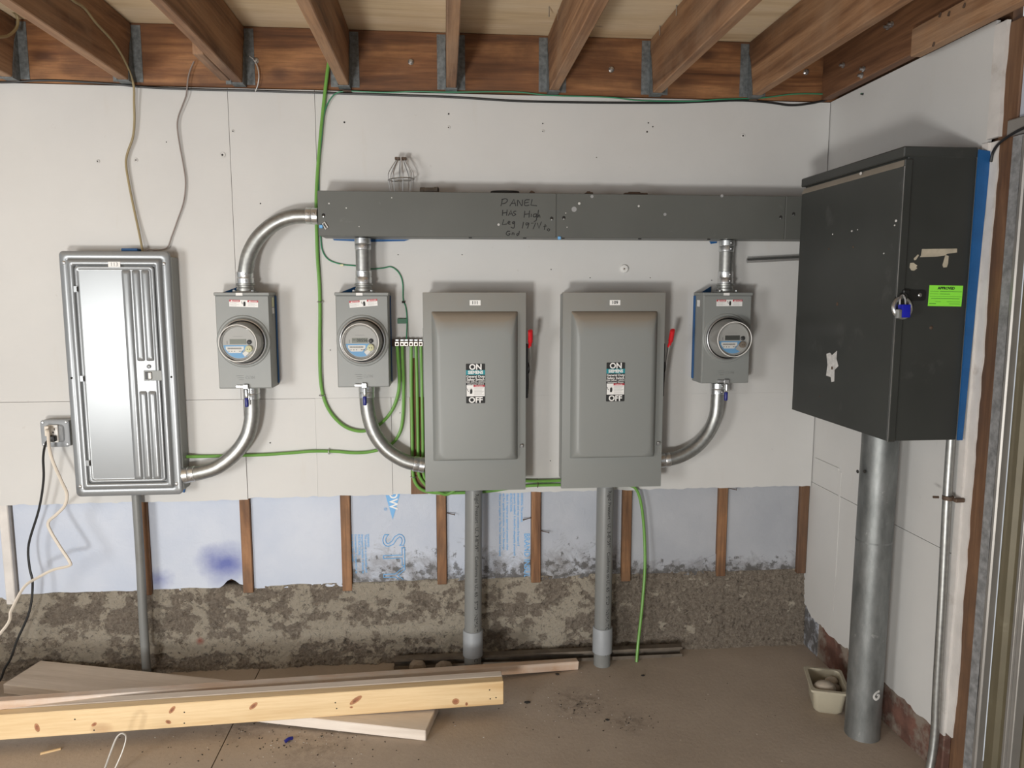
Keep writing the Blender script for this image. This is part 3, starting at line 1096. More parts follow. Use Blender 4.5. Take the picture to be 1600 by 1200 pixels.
# ================================================================== METER SOCKETS AND METERS
def socket(cx, label, side, warn_tilt=0.0, ring_z=1.352):
    X0, X1, Z0, Z1, Y = cx - .0975, cx + .0975, 1.174, 1.532, 2.835
    s = thing('meter_socket', label, 'meter box', (cx, D, Z0), 'grey meter sockets')
    b = B()
    b.box((X0, Y + .004, Z0), (X1, D - .002, Z1 - .004), .002)
    b.build('enclosure', 'equip', s)
    b = B()
    ol = rrect(X0 + .002, X1 - .002, Z0 + .003, Z1 - .012, Y, .003, 2)
    b.loft([[q + V((0, .006, 0)) for q in ol], [q + V((0, .0015, 0)) for q in ol], rrect(X0 + .0035, X1 - .0035, Z0 + .0045, Z1 - .0135, Y, .003, 2)])
    fc = b.build('front_cover', 'equip', s)
    b = B()
    b.box((X0 - .003, Y - .004, Z1 - .011), (X1 + .003, D - .002, Z1 + .001), .0025)
    b.build('top_lip', 'equip', s)
    # embossed flange round the opening
    b = B()
    b.lathe([(.098, 0), (.096, .002), (.092, .003), (.089, .002), (.086, .004)], (cx, Y, ring_z), (0, -1, 0), 40, False, True)
    b.build('opening_flange', 'equip', s)
    # labels
    b = B()
    b.box((cx - .02, Y - .0052, Z1 - .0105), (cx + .004, Y - .0042, Z1 - .001))
    b.build('number_label', 'white_print', s)
    wl = B()
    m = Matrix.Translation((cx + .006, Y - .0004, 1.492)) @ Matrix.Rotation(warn_tilt, 4, 'Y')
    wl.box((-.052, -.0005, -.0125), (.052, .0004, .0125), mat=m)
    wl = wl.build('warning_label', 'white_print', s)
    xd, yd = m.to_3x3() @ V((1, 0, 0)), m.to_3x3() @ V((0, 0, 1))
    for x0, x1 in ((-.052, -.0135), (.0135, .052)):
        b = B()
        b.box((x0, -.0009, .0055), (x1, -.0005, .0125), mat=m)
        b.build('red_band', 'red_print', wl)
        text('DANGER', .0062, m @ V(((x0 + x1) / 2 + .004, -.0012, .0088)), 'white_print', wl, xd, yd)
        b = B()
        b.prism([m @ V((x0 + .005, -.0009, .0068)), m @ V((x0 + .0115, -.0009, .0068)), m @ V((x0 + .00825, -.0009, .0118))], (0, -.0003, 0))
        b.build('warning_triangle', 'white_print', wl)
        b = B()
        for i in range(4):
            b.box((x0 + .002, -.0008, .0022 - i * .0036), (x1 - .003 - (i % 2) * .009, -.0005, .0030 - i * .0036), mat=m)
        b.build('print_line', 'lightgrey_ink', wl)
    # shock symbol: hand with bolt
    b = B()
    hand = [(-.001, -.010), (.006, -.010), (.007, -.002), (.0065, .004), (.005, .009), (.004, .005), (.003, .0095), (.002, .005), (.0005, .009), (0, .004), (-.0015, .006), (-.001, 0)]
    b.prism([m @ V((x, -.0006, z)) for x, z in hand], (0, -.0003, 0))
    b.tube([m @ V(q) for q in ((-.009, -.0008, .007), (-.005, -.0008, .004), (-.007, -.0008, .001), (-.002, -.0008, -.002))], .0009, 4, 0)
    b.build('hand_symbol', 'ink', wl)
    # embossed lines on the lower cover
    for i in range(3):
        b = B()
        b.box((cx - .032 + i * .004, Y - .0012, 1.222 - i * .0075), (cx - .006, Y, 1.2235 - i * .0075), .0005)
        b.build('embossed_line', 'equip', fc)
    text('CON', .0155, (cx + .017, Y - .0006, 1.2155), 'equip', fc, name='embossed_lettering', depth=.0014)
    # latch, seal lock and barrel at the bottom
    b = B()
    b.box((cx - .034, Y - .010, Z0 + .003), (cx + .012, Y, Z0 + .014), .0025, 2)
    b.box((cx - .008, Y - .013, Z0 - .001), (cx + .012, Y - .002, Z0 + .017), .002)
    b.build('latch', 'zinc' if side < 1 else 'steel', s)
    b = B()
    b.lathe([(.0065, 0), (.0075, .004), (.0065, .012), (.008, .018), (.007, .028), (.006, .031)], (cx + .004, Y - .008, Z0 - .002), (0, .02, -1), 14)
    lk = b.build('seal_lock', 'zinc', s)
    b = B()
    b.lathe([(.0062, 0), (.0072, .002), (.0072, .030), (.0062, .034)], (cx + .003, Y - .007, Z0 - .034), (0, .02, -1), 14)
    b.build('lock_barrel', 'lock_blue', s)
    # blue tape between box and wall, stickers on the side
    sd = -1 if side == 1 else 1
    xs = X1 if sd == 1 else X0
    b = B()
    b.box((min(xs + sd * .0008, xs + sd * .003), D - .022, Z0 + .01), (max(xs + sd * .0008, xs + sd * .003), D - .001, Z1 - .012))
    b.build('tape_strip', 'tape', s)
    if side != 0:
        for z, h, mt in (((1.49, .026, 'white_print'),) if side == 1 else ((1.496, .036, 'cream'), (1.464, .022, 'white_print'), (1.438, .024, 'lightgrey_ink'))):
            b = B()
            xa, xb = sorted((xs, xs + sd * .0008))
            b.box((xa, D - .07, z - h / 2), (xb, D - .04, z + h / 2))
            b.build('side_sticker', mt, s)
    b = B()
    b.prism([V((X0 + .01, D - .05, Z1 + .0005)), V((cx - .03, D - .004, Z1 + .0005)), V((cx - .03, D - .004, Z1 + .026))], (0, -.002, 0))
    b.build('tape_scrap', 'tape', s)
    # hub on top
    b = B()
    b.box((cx - .036, D - .108, Z1 + .0005), (cx + .044, D - .035, Z1 + .005), .002)
    b.lathe([(.033, .004), (.033, .016), (.030, .019), (.030, .026), (.035, .028), (.035, .034), (.030, .036)], (cx + .004, D - .07, Z1), (0, 0, 1), 24)
    hb = b.build('conduit_hub', 'galv', s)
    for x in (-.03, .036):
        b = B()
        b.lathe([(.005, 0), (.005, .004), (.002, .006)], (cx + x, D - .104, Z1 + .005), (0, 0, 1), 8)
        b.build('hub_screw', 'zinc', hb)
    return s


def meter(cx, z, label, reading, knob, lcdm='lcd'):
    Y = 2.831
    s = thing('electric_meter', label, 'electric meter', (cx, Y, z - .085), 'round electric meters')
    ax = (0, -1, 0)
    b = B()
    b.lathe([(.0865, 0), (.0865, .004), (.084, .008), (.081, .009), (.0805, .004)], (cx, Y, z), ax, 48, True, False)
    b.build('sealing_ring', 'steel', s)
    b = B()
    b.lathe([(.0815, .004), (.0815, .0085), (.079, .0085)], (cx, Y, z), ax, 48, False, False)
    b.build('gasket', 'black', s)
    b = B()
    b.lathe([(.0785, .006), (.0755, .03), (.0705, .066), (.0695, .073), (.067, .0775), (.063, .079), (.060, .0765), (.0, .0765)], (cx, Y, z), ax, 48, False, False)
    b.build('clear_cover', 'clear', s, angle=25)
    b = B()
    b.lathe([(.076, .005), (.064, .058), (.0635, .066), (.060, .067), (.0575, .063), (.0, .063)], (cx, Y, z), ax, 48, True, False)
    fc = b.build('face_plate', 'meter_grey', s, angle=30)
    b = B()
    b.tube([V((cx + .0668 * cos(2 * pi * k / 48), Y - .0785, z + .0668 * sin(2 * pi * k / 48))) for k in range(49)], .0018, 6, 0)
    b.build('cover_rim', 'plastic_white', s)
    fy = Y - .063

    def bx(name, mat, x0, z0, x1, z1, t0=0.0, th=.0006, par=s):
        b = B()
        b.box((cx + x0, fy - t0 - th, z + z0), (cx + x1, fy - t0, z + z1))
        return b.build(name, mat, par)
    disp = bx('display', lcdm, -.032, -.004, .026, .014, 0, .0015)
    if reading:
        text(reading, .0155, (cx + .005, fy - .0020, z + .005), 'ink', disp, bold=.0002)
        bx('display_mark', 'grey_ink', -.029, .008, -.018, .0095, .0016, .0003, disp)
        bx('display_mark', 'grey_ink', -.029, .005, -.020, .0062, .0016, .0003, disp)
    bx('arrow_mark', 'grey_ink', -.042, -.004, -.0405, .008)
    bx('print_line', 'lightgrey_ink', -.02, .0235, .015, .0245)
    # blue label clipped to the round face
    pts = []
    rr = .0555
    for k in range(0, 21):
        a = R(190) + R(110) * k / 20
        pts.append((rr * cos(a), rr * sin(a)))
    pts += [(.010, -.038), (.022, -.02), (.032, -.0075), (-.0545, -.0075)]
    b = B()
    b.prism([V((cx + x, fy, z + q)) for x, q in pts], (0, -.0006, 0))
    bl = b.build('blue_label', 'blue_print', s)
    b = B()
    b.prism([V((cx + x, fy - .0006, z + q)) for x, q in ((-.047, -.0125), (.017, -.0125), (.017, -.022), (.005, -.036), (-.036, -.036), (-.047, -.022))], (0, -.0004, 0))
    wt = b.build('white_label', 'white_print', s)
    b = B()
    for i in range(26):
        x = -.040 + i * .0019
        b.box((cx + x, fy - .0014, z - .0225), (cx + x + (.0008 if i % 3 else .0013), fy - .001, z - .017))
    b.build('bar_code_strip', 'grey_ink', wt)
    for x in (-.038, -.028, -.018, .0, .008):
        bx('print_line', 'grey_ink', x, -.031, x + (.006 if x >= 0 else .004), -.0285, .001, .0004, wt)
    b = B()
    b.lathe([(.0085, 0), (.0085, .004), (.006, .0055), (.0005, .0055)], (cx + .0375, fy, z + .003), ax, 16)
    b.build('optical_port', 'black', s)
    b = B()
    b.lathe([(.0125, 0), (.0125, .010), (.010, .0115), (.0005, .0115)], (cx + .036, fy, z - .021), ax, 20)
    kn = b.build('test_knob', knob, s)
    for x in (-.004, .004):
        b = B()
        b.lathe([(.002, 0), (.0015, .001)], (cx + .036 + x, fy - .0115, z - .022), ax, 8)
        b.build('knob_dot', 'ink', kn)
    if knob == 'cream':
        b = B()
        b.prism([V((cx + x, fy - .003, z + q)) for x, q in ((.012, -.038), (.026, -.028), (.036, -.036), (.021, -.050))], (0, -.0015, 0))
        b.build('white_tab', 'white_print', s)
    return s


mc = [-0.7487, -0.3112, 1.107]
socket(mc[0], 'grey meter box nearest the breaker panel, with round meter on its front', -1, R(2))
socket(mc[1], 'grey meter box hanging under the left part of the wireway, beside ground bar', 0, R(-4.5))
socket(mc[2], 'grey meter box on the right, between second safety switch and dark cabinet', 1, 0, 1.354)
meter(mc[0], 1.350, 'round glass electric meter with blank pale display, nearest the breaker panel', '', 'cream')
meter(mc[1], 1.352, 'round glass electric meter with display reading 00556, middle of three', '00556', 'cream')
meter(mc[2], 1.354, 'round glass electric meter with dark display, rightmost of three', '', 'stone_dark', 'lcd_dark')

# ================================================================== WIREWAY
ww = thing('wireway', 'long dark grey metal wireway trough with handwriting, high on the wall', 'wireway', (0.42, D, 1.737))
WZ0, WZ1, WY = 1.737, 1.900, 2.80
b = B()
b.box((-.455, WY + .003, WZ0 + .002), (1.53, D - .003, WZ1 - .002), .002)
b.build('trough', 'wireway', ww)
wc = []
for x0, x1 in ((-.457, .4185), (.4205, 1.3085), (1.3105, 1.53)):
    b = B()
    b.box((x0, WY, WZ0), (x1, WY + .006, WZ1), .0015)
    wc.append(b.build('cover', 'wireway', ww))
for px, py in ((505.5, 337), (862, 342), (881, 341), (1220, 340), (1240, 335)):
    p = W(px, py, .15)
    b = B()
    b.lathe([(.0065, 0), (.006, .0006), (.0025, .0008)], (p.x, WY, p.z + .002), (0, -1, 0), 12)
    b.build('screw_slot', 'void', wc[0])
    b = B()
    screw(b, (p.x, WY - .0006, p.z - .003), .0035)
    b.build('screw', 'zinc', wc[0])
for px, py, r in ((612, 309, .0022), (541, 325, .0025), (561, 354, .002), (514, 318, .003), (779, 351, .0045), (998, 322, .004), (925, 307, .006), (897, 327, .010), (905, 318, .005), (1128, 306, .006), (884, 333, .002), (886, 355, .002), (1039, 335, .006)):
    p = W(px, py, .15)
    b = B()
    n = 9
    poly = [V((p.x + r * (1 + .7 * noise.noise(V((px, k, 0)))) * cos(2 * pi * k / n), WY, p.z + r * (1 + .7 * noise.noise(V((k, px, 3)))) * sin(2 * pi * k / n))) for k in range(n)]
    b.prism(poly, (0, -.0004, 0))
    b.build('paint_chip', 'chip' if r < .0055 else 'lightgrey_ink', wc[0])
# padlock tag bottom left
b = B()
b.tube([W(x, y, .155) for x, y in ((504, 350), (507, 347), (512, 355), (509, 358), (504, 350))], .0022, 6, 0)
b.build('seal_hasp', 'plastic_white', ww)
b = B()
p = W(502, 354, .158)
b.box((p.x - .007, p.y - .006, p.z - .006), (p.x + .006, p.y + .004, p.z + .006), .002)
b.build('blue_seal', 'blue_print', ww)
p = W(874, 371, .152)
b = B()
b.box((p.x - .006, p.y - .004, p.z - .008), (p.x + .006, p.y + .004, p.z + .004), .002)
b.build('blue_seal', 'blue_print', ww)
# tape scraps under the wireway
for x0, x1 in ((520, 640), (1108, 1120)):
    b = B()
    xa, xb = W(x0, 370).x, W(x1, 370).x
    b.prism([V((xa, D - .004, WZ0)), V((xb, D - .004, WZ0)), V((xb - .02 * (x0 < 600), D - .004, WZ0 - .006)), V(((xa + xb) / 2 - .01, D - .004, WZ0 - .010)), V((xa + .005, D - .004, WZ0 - .005))], (0, .002, 0))
    b.build('tape_scrap', 'tape', ww)
for px in (735, 820, 880, 1000, 1108):
    p = W(px, 371, .15)
    b = B()
    b.box((p.x - .006, WY + .001, WZ0 - .004), (p.x + .006, WY + .006, WZ0 + .001), .001)
    b.build('cover_clip', 'black', ww)
# handwriting, stroke by stroke
hw = [
    [(782.7, 322), (785, 311.5)], [(783.5, 312), (790, 310.5), (793, 313), (790, 317), (784.5, 318.5)],
    [(796.5, 322), (803, 311.5), (806, 322)], [(799, 318), (805.5, 317.5)], [(808.5, 322), (809, 312.5), (815.5, 321.5), (816.5, 312)],
    [(827.5, 312), (820.5, 313), (820, 321), (827, 320.5)], [(820.3, 317), (826, 316)], [(831.5, 311.5), (829.5, 320.5), (839, 321.5)],
    [(785.5, 328), (785, 337)], [(792.5, 327.5), (791.5, 337)], [(785.3, 333), (792, 332)], [(794, 337), (798.5, 328.5), (801, 337)], [(795.5, 334.5), (800, 334)], [(806.5, 330), (803, 330.5), (803, 333), (806, 335), (801.5, 337.5)],
    [(820, 329.5), (819, 340)], [(827.5, 329), (826.5, 340)], [(819.5, 335), (827, 334)], [(830.5, 334), (830, 339)], [(838, 334), (834, 335), (833.5, 338.5), (837, 338.5), (838.5, 334), (838, 344), (834, 346)], [(841.5, 328), (840, 340), (842.5, 335.5), (844, 340)],
    [(787, 343), (785, 351), (792, 350)], [(793.5, 348.5), (797, 347), (795, 345.5), (793.5, 349), (797.5, 350.5)], [(803.5, 346), (800.5, 347.5), (802, 350), (804, 346), (803, 356), (798, 355)],
    [(818, 347), (816, 357)], [(826.5, 348.5), (822, 348.5), (822.5, 352), (826.5, 349), (824, 357)], [(830, 349), (837, 348), (833, 358)], [(839.5, 348), (842, 357), (846, 346.5)], [(852, 350), (850.5, 359)], [(849, 354), (854, 353)], [(857, 357), (855, 359), (857, 361), (859, 359), (857, 357)],
    [(797, 361.5), (793, 361.5), (791, 365.5), (794, 368), (797, 365.5), (794.5, 365)], [(800, 367.5), (800.5, 364), (803, 364.5), (803, 367.5)], [(811.5, 361), (810.5, 367.5)], [(811, 365), (807.5, 365.5), (808, 368), (810.5, 366.5)]]
b = B()
for st in hw:
    b.tube([W(x, y, .1503) for x, y in st], .0017, 5, 4 if len(st) > 3 else 0, flat=0.5)
b.build('handwriting', 'ink', wc[0])

# things lying on top of the wireway
g = thing('lamp_guard', 'empty wire cage lamp guard standing on top of the wireway', 'lamp guard', (W(627, 290, .06).x, D - .06, WZ1))
gx, gy = W(627, 290, .06).x, D - .06
for k in range(8):
    a = 2 * pi * k / 8 + .2
    b = B()
    b.tube([V((gx + r * cos(a), gy + r * sin(a) * .9, WZ1 + h)) for r, h in ((.040, .0), (.044, .03), (.048, .062), (.046, .080), (.032, .104), (.019, .124), (.017, .134))], .0017, 6, 4)
    b.build('wire', 'zinc', g)
b = B()
b.tube([V((gx + .0485 * cos(2 * pi * k / 24), gy + .044 * sin(2 * pi * k / 24), WZ1 + .056 + .003 * cos(2 * pi * k / 24))) for k in range(25)], .0024, 6, 0)
b.build('hoop', 'steel', g)
b = B()
for s in (-1, 1):
    b.box((gx + s * .012 - .010, gy - .012, WZ1 + .127), (gx + s * .012 + .010, gy + .012, WZ1 + .137), .002)
b.build('collar_clamp', 'rust', g)
b = B()
p = W(671, 296, .08)
p.z = WZ1 + .0135
ax = V((1, -.25, .0)).normalized()
b.lathe([(.010, -.034), (.0135, -.034), (.0135, -.020), (.0115, -.018), (.0115, .018), (.0135, .020), (.0135, .034), (.010, .034), (.010, .0)], p, ax, 18, True, True)
tag(b.build('pipe_fitting', 'channel'), 'short grey pipe fitting lying on the wireway beside the wire cage', 'pipe fitting')
b = B()
p = W(789, 298, .08)
for j in range(2):
    b.tube([V((p.x + (.055 - j * .004) * cos(2 * pi * k / 28), p.y + (.05 - j * .004) * sin(2 * pi * k / 28), WZ1 + .005 + j * .006 + .003 * sin(2 * pi * k / 28))) for k in range(29)], .004, 8, 0)
tag(b.build('cable_ring', 'void'), 'coiled dark ring lying flat on the wireway above the handwriting', 'ring')
for px, w_, lab in ((831, .02, 'small dark clip on the wireway just left of the cover seam'), (920, .03, 'flat dark scrap on the wireway right of the cover seam'), (993, .09, 'long flat dark scrap on the wireway, right half')):
    p = W(px, 300, .12)
    b = B()
    b.box((p.x - w_ / 2, D - .135, WZ1), (p.x + w_ / 2, D - .10, WZ1 + .008), .003)
    b.box((p.x - w_ / 3, D - .13, WZ1 + .006), (p.x + w_ / 5, D - .105, WZ1 + .012), .003)
    tag(b.build('scrap_metal', 'rust'), lab, 'scrap')

# ================================================================== METAL CONDUITS
def coupling(p, dirv, ln, r, parent, screws=True, name='coupling'):
    b = B()
    dirv = V(dirv).normalized()
    b.lathe([(r * .98, 0), (r * 1.12, .001), (r * 1.12, ln * .45), (r * 1.06, ln * .5), (r * 1.10, ln * .55), (r * 1.10, ln - .002), (r * 1.0, ln)], p, dirv, 24)
    c = b.build(name, 'zinc', parent)
    if screws:
        side = V((0, -1, 0)) - dirv * V((0, -1, 0)).dot(dirv)
        side.normalize()
        o2 = dirv.cross(side)
        sd = (side * .93 + o2 * (.3 if o2.x > 0 or abs(o2.x) < .2 else -.3)).normalized()
        for u in (.25, .75):
            b = B()
            screw(b, V(p) + dirv * ln * u + sd * r * 1.1, .0045, sd)
            b.build('set_screw', 'steel', c)


def conduit(label, pts, r=.0278, s0=.045, s1=.045):
    pts = [V(p) for p in pts]
    t_ = thing('metal_conduit', label, 'conduit', pts[-1], 'bent steel conduits')
    b = B()
    b.tube(pts, r, 22, 8)
    b.build('tube', 'galv', t_)
    if s0:
        coupling(pts[0], pts[1] - pts[0], s0, r, t_)
    if s1:
        coupling(pts[-1], pts[-2] - pts[-1], s1, r, t_)
    return t_


def arc(px, d=.07):
    return [W(x, y, d) for x, y in px]


hz = 1.566
a = arc([(497, 338), (480, 337.5), (455, 339), (428, 350), (404, 371), (389, 398), (383.5, 425)], .075) + [V((mc[0] + .004, D - .072, hz + .03)), V((mc[0] + .004, D - .07, hz))]
a[-2].x = mc[0] + .004
conduit('galvanized conduit elbow from the wireway left end down to a meter box', a)
conduit('short straight galvanized conduit between wireway and middle meter box', [V((mc[1] + .004, D - .07, WZ0)), V((mc[1] + .004, D - .07, 1.66)), V((mc[1] + .004, D - .07, hz))], .0278, .045, .05)
conduit('short straight galvanized conduit between wireway and rightmost meter box', [V((mc[2] + .004, D - .07, WZ0)), V((mc[2] + .004, D - .07, 1.66)), V((mc[2] + .004, D - .07, hz))], .0268, .045, .05)
xx = W(393, 612, .07).x
a = [V((xx, D - .07, 1.173)), V((xx, D - .07, 1.11))] + arc([(393, 655), (386, 682), (368, 708), (341, 729), (315, 738)], .068) + arc([(300, 741), (287, 743)], .065)
conduit('galvanized conduit elbow from meter box into the breaker panel side', a)
xx = W(573, 612, .07).x
a = [V((xx, D - .07, 1.173)), V((xx, D - .07, 1.11))] + arc([(577.5, 655), (587, 680), (605, 703), (630, 719), (650, 725), (664, 727)], .07)
conduit('galvanized conduit elbow from middle meter box into the first safety switch', a)
xx = W(1121.5, 610, .07).x
a = [V((xx, D - .07, 1.170)), V((xx, D - .07, 1.11))] + arc([(1118, 650), (1107, 676), (1088, 698), (1065, 712), (1045, 718), (1030, 719.5)], .07)
conduit('galvanized conduit elbow from right meter box into the second safety switch', a, .0268)

# ================================================================== SAFETY SWITCHES
def switch(X0, X1, label, num, lever):
    Z0, Z1, Y = .769, 1.533, 2.80
    s = thing('safety_switch', label, 'safety switch', ((X0 + X1) / 2, D, Z0), 'grey safety switches')
    b = B()
    b.box((X0 + .012, Y + .012, Z0 + .012), (X1 - .012, D - .002, Z1 - .006), .003)
    b.build('enclosure', 'equip', s)
    b = B()
    b.box((X0, Y, Z0), (X1, Y + .022, Z1), .0025, 2)
    cv = b.build('cover', 'equip_dust', s)
    gx0, gx1, gz0, gz1 = X0 + .032, X1 - .032, Z0 + .121, Z1 - .071
    loops = []
    for il, it, ib, h, r in ((0, 0, 0, -.001, .005), (.0008, .0008, .0008, .003, .005), (.006, .008, .004, .018, .012), (.012, .022, .007, .028, .022), (.019, .042, .010, .0345, .032), (.025, .062, .012, .037, .036), (.031, .075, .016, .038, .036)):
        loops.append(rrect(gx0 + il, gx1 - il, gz0 + ib, gz1 - it, Y - h, r, 8))
    b = B()
    b.loft(loops, False, True)
    dm = b.build('raised_dome', 'equip_dust', s, angle=40)
    # number label
    cx = (X0 + X1) / 2
    b = B()
    b.box((cx - .019, Y - .0007, 1.4845), (cx + .022, Y, 1.504))
    nl = b.build('number_label', 'white_print', s)
    text(num, .0165, (cx + .001, Y - .0012, 1.494), 'ink', nl, bold=.0004)
    # ON / OFF label
    ly = Y - .038
    lx0, lx1, lz0, lz1 = cx - .036, cx + .036, 1.118, 1.268
    b = B()
    b.loft([rrect(lx0, lx1, lz0, lz1, ly - y, .003, 3) for y in (-.0005, .0006)])
    lb = b.build('switch_label', 'ink', s)
    lcx = (lx0 + lx1) / 2

    def lbox(name, mat, x0, z0, x1, z1, th=.0004, base=.0006):
        b = B()
        b.box((x0, ly - base - th, z0), (x1, ly - base, z1))
        return b.build(name, mat, lb)

    def ltx(sx, size, z, mat='white_print', bold=0, x=None, sxx=1):
        text(sx, size, (lcx if x is None else x, ly - .0013, z), mat, lb, bold=bold, sx=sxx)
    ltx('ON', .030, 1.2545, bold=.0009)
    lbox('teal_band', 'teal', lx0, 1.226, lx1, 1.2435)
    ltx('SIEMENS', .0165, 1.2345, bold=.0007, sxx=.92)
    ltx('General Duty', .0125, 1.219, bold=.0003)
    ltx('Safety Switch', .0125, 1.208, bold=.0003)
    ltx('200A 240VAC, 250VDC', .0072, 1.1985, bold=.0001)
    ltx('Interrupteur Général', .0072, 1.1915, bold=.0001)
    lbox('warning_panel', 'white_print', lx0 + .002, 1.1445, lx1 - .002, 1.187)
    lbox('red_band', 'red_print', lcx - .008, 1.180, lx1 - .002, 1.187, .0004, .001)
    text('DANGER', .0068, (lcx + .013, ly - .0018, 1.1832), 'white_print', lb)
    for i in range(7):
        lbox('print_line', 'lightgrey_ink', lcx - .006, 1.1762 - i * .0044, lx1 - .005 - (i % 3) * .004, 1.1772 - i * .0044, .0003, .001)
    hand = [(-.002, -.010), (.006, -.010), (.0075, -.002), (.007, .004), (.005, .010), (.004, .005), (.003, .0105), (.002, .005), (.0005, .010), (0, .004), (-.002, .006), (-.0015, 0)]
    b = B()
    b.prism([V((lcx - .0195 + x, ly - .001, 1.1645 + z)) for x, z in hand], (0, -.0004, 0))
    b.tube([V((lcx - .0215 + x, ly - .0012, 1.166 + z)) for x, z in ((-.012, .008), (-.008, .004), (-.010, .001), (-.004, -.003))], .0009, 4, 0)
    b.build('hand_symbol', 'ink', lb)
    ltx('OFF', .030, 1.1295, bold=.0009)
    # cover latch
    b = B()
    p = V((X1 - .017, Y, .944))
    b.box((p.x - .006, Y - .006, p.z - .008), (p.x + .007, Y, p.z + .006), .002)
    b.lathe([(.005, 0), (.0055, .006), (.003, .008)], (p.x + .001, Y - .004, p.z + .002), (0, -1, 0), 10)
    b.build('cover_latch', 'steel', s)
    b = B()
    b.box((X0 - .0015, Y + .01, 1.35), (X0 + .004, Y + .02, 1.40), .001)
    b.build('hinge', 'equip', s)
    # operating handle on the right side
    b = B()
    b.box((X1 - .012, Y + .03, 1.125), (X1 + .012, Y + .085, 1.335), .002)
    b.build('handle_plate', 'black', s)
    b = B()
    b.lathe([(.022, 0), (.022, .010), (.014, .014)], (X1 + .008, Y + .055, 1.24), (1, 0, 0), 16)
    b.build('handle_pivot', 'black', s)
    b = B()
    b.tube([V((X1 + .012, Y + .055, 1.14)), V((X1 + .019 , Y + .05, 1.20)), V((X1 + .021 + lever * .2, Y + .04, 1.27)), V((X1 + .018 + lever * .7, Y + .02, 1.335))], .005, 8, 5, flat=1.7)
    b.build('lever', 'aluminium', s)
    b = B()
    b.tube([V((X1 + .017 + lever * .6, Y + .024, 1.322)), V((X1 + .018 + lever * .8, Y + .012, 1.345)), V((X1 + .016 + lever, Y - .006, 1.382)), V((X1 + .015 + lever, Y - .010, 1.389))], [.0065, .0095, .0095, .006], 10, 6)
    b.build('red_grip', 'red', s)
    return s


switch(-.083, .306, 'grey safety switch labelled 111, left of the two, with ON OFF label', '111', .0)
switch(.447, .846, 'grey safety switch labelled 109, right of the two, with ON OFF label', '109', .012)

# PVC conduits below the switches
def pvc(px_t, px_b, label, word, zcoup):
    xt = W(px_t, 790, .075).x
    xb = FL(px_b, 1045).x
    yt, yb = D - .075, 2.862
    t_ = thing('pvc_conduit', label, 'pipe', (xb, yb, 0), 'grey plastic pipes under the safety switches')

    def pt(z):
        u = z / .77
        return V((xb + (xt - xb) * u, yb + (yt - yb) * u, z))
    b = B()
    b.tube([pt(0), pt(.77)], .0345, 28, 0)
    b.build('tube', 'pvc', t_)
    b = B()
    b.lathe([(.0355, 0), (.0405, .002), (.0405, .105), (.0385, .108), (.0355, .109)], pt(zcoup), pt(.7) - pt(0), 28)
    b.build('coupling', 'pvc_light', t_)
    b = B()
    b.lathe([(.036, 0), (.040, .002), (.040, .010), (.036, .012)], pt(.757), (0, 0, 1), 28)
    b.build('top_bushing', 'pvc_light', t_)
    # printed line wrapped on the pipe
    z0 = .745
    o = text(word, .021, (0, 0, 0), 'ink', t_, (0, 0, -1), (1, 0, 0), 'pipe_lettering', 0, 'LEFT', 0, 1.0)
    for q in o.data.vertices:
        wz = q.co.z + world_loc(t_).z
        c = q.co + world_loc(t_)
        z = z0 + c.z
        ang = c.x / .0345 + .32
        base_ = pt(z)
        q.co = V((base_.x + sin(ang) * .0348, base_.y - cos(ang) * .0348, z)) - world_loc(t_)
    return t_


pvc(740.5, 738.5, 'fat grey plastic pipe ending behind the wood strip, left of the two', 'Rigid Prestort · UL 3-87597 · Conforms to UL 651 STD · NEMA TC-2 SW · PVC NV 02-01-2021 14', .065)
pvc(945.5, 943.5, 'fat grey plastic pipe reaching bare floor beside the green cable, right of the two', 'Rigid Prestort · UL 3-87597 · Conforms to UL 651 STD · NEMA TC-2 SW · PVC', .055)

# ================================================================== GROUND BAR AND GREEN CABLES
gb = thing('ground_bar', 'small terminal ground bar between middle meter and first safety switch', 'ground bar', W(637, 541, 0))
b = B()
wrect(b, 612, 530, 662, 541, .012, .012, .001)
b.build('base_strip', 'bar_dark', gb)
tx = [620.5, 628.5, 635, 642.5, 650, 657.5]
for x in tx:
    b = B()
    c = wrect(b, x - 3.2, 533.5, x + 3.2, 540.5, .024, .016, .001)
    tm = b.build('terminal', 'terminal', gb)
    b = B()
    screw(b, (c[0], D - .040, c[1] - .001), .0045)
    b.build('terminal_screw', 'rust', tm)
    b = B()
    wrect(b, x - 3, 529.5, x + 3, 533, .02, .010, .002)
    b.build('terminal_lug', 'zinc', tm)


def cable(name, px, r, mat, label, cat, n=10, flat=None, group=None):
    b = B()
    b.tube([q if isinstance(q, V) else W(*q) for q in px], r, n, 7, flat)
    return tag(b.build(name, mat), label, cat, group)


GR = .0062
cable('ground_cable', [(514.5, 92, .02), (510, 125, .02), (504, 180, .012), (498, 245, .01), (494.5, 300, .01), (494.5, 345, .01), (496, 400, .01), (499, 445, .01), (500, 490, .01), (499.5, 545, .01), (501, 595, .01), (507, 625, .01), (519, 648, .012), (538, 666, .014), (560, 673.5, .016), (578, 671, .016), (597, 660, .016), (613, 640, .018), (622, 615, .022), (624, 590, .025), (622, 560, .028), (620.5, 540, .03)], GR * 1.05, 'green', 'thick green cable dropping from the ceiling, looping to the ground bar', 'cable', group='green ground cables')
cable('ground_cable', [(285, 713.5, .03), (320, 713, .012), (400, 711, .01), (450, 708, .01), (490, 705, .01), (525, 705.5, .01), (555, 707.5, .01), (583, 705, .012), (610, 695, .014), (624, 677, .016), (629.5, 650, .018), (630.5, 600, .022), (629, 560, .027), (628.5, 540, .03)], GR, 'green', 'green cable running sideways from breaker panel up to the ground bar', 'cable', group='green ground cables')
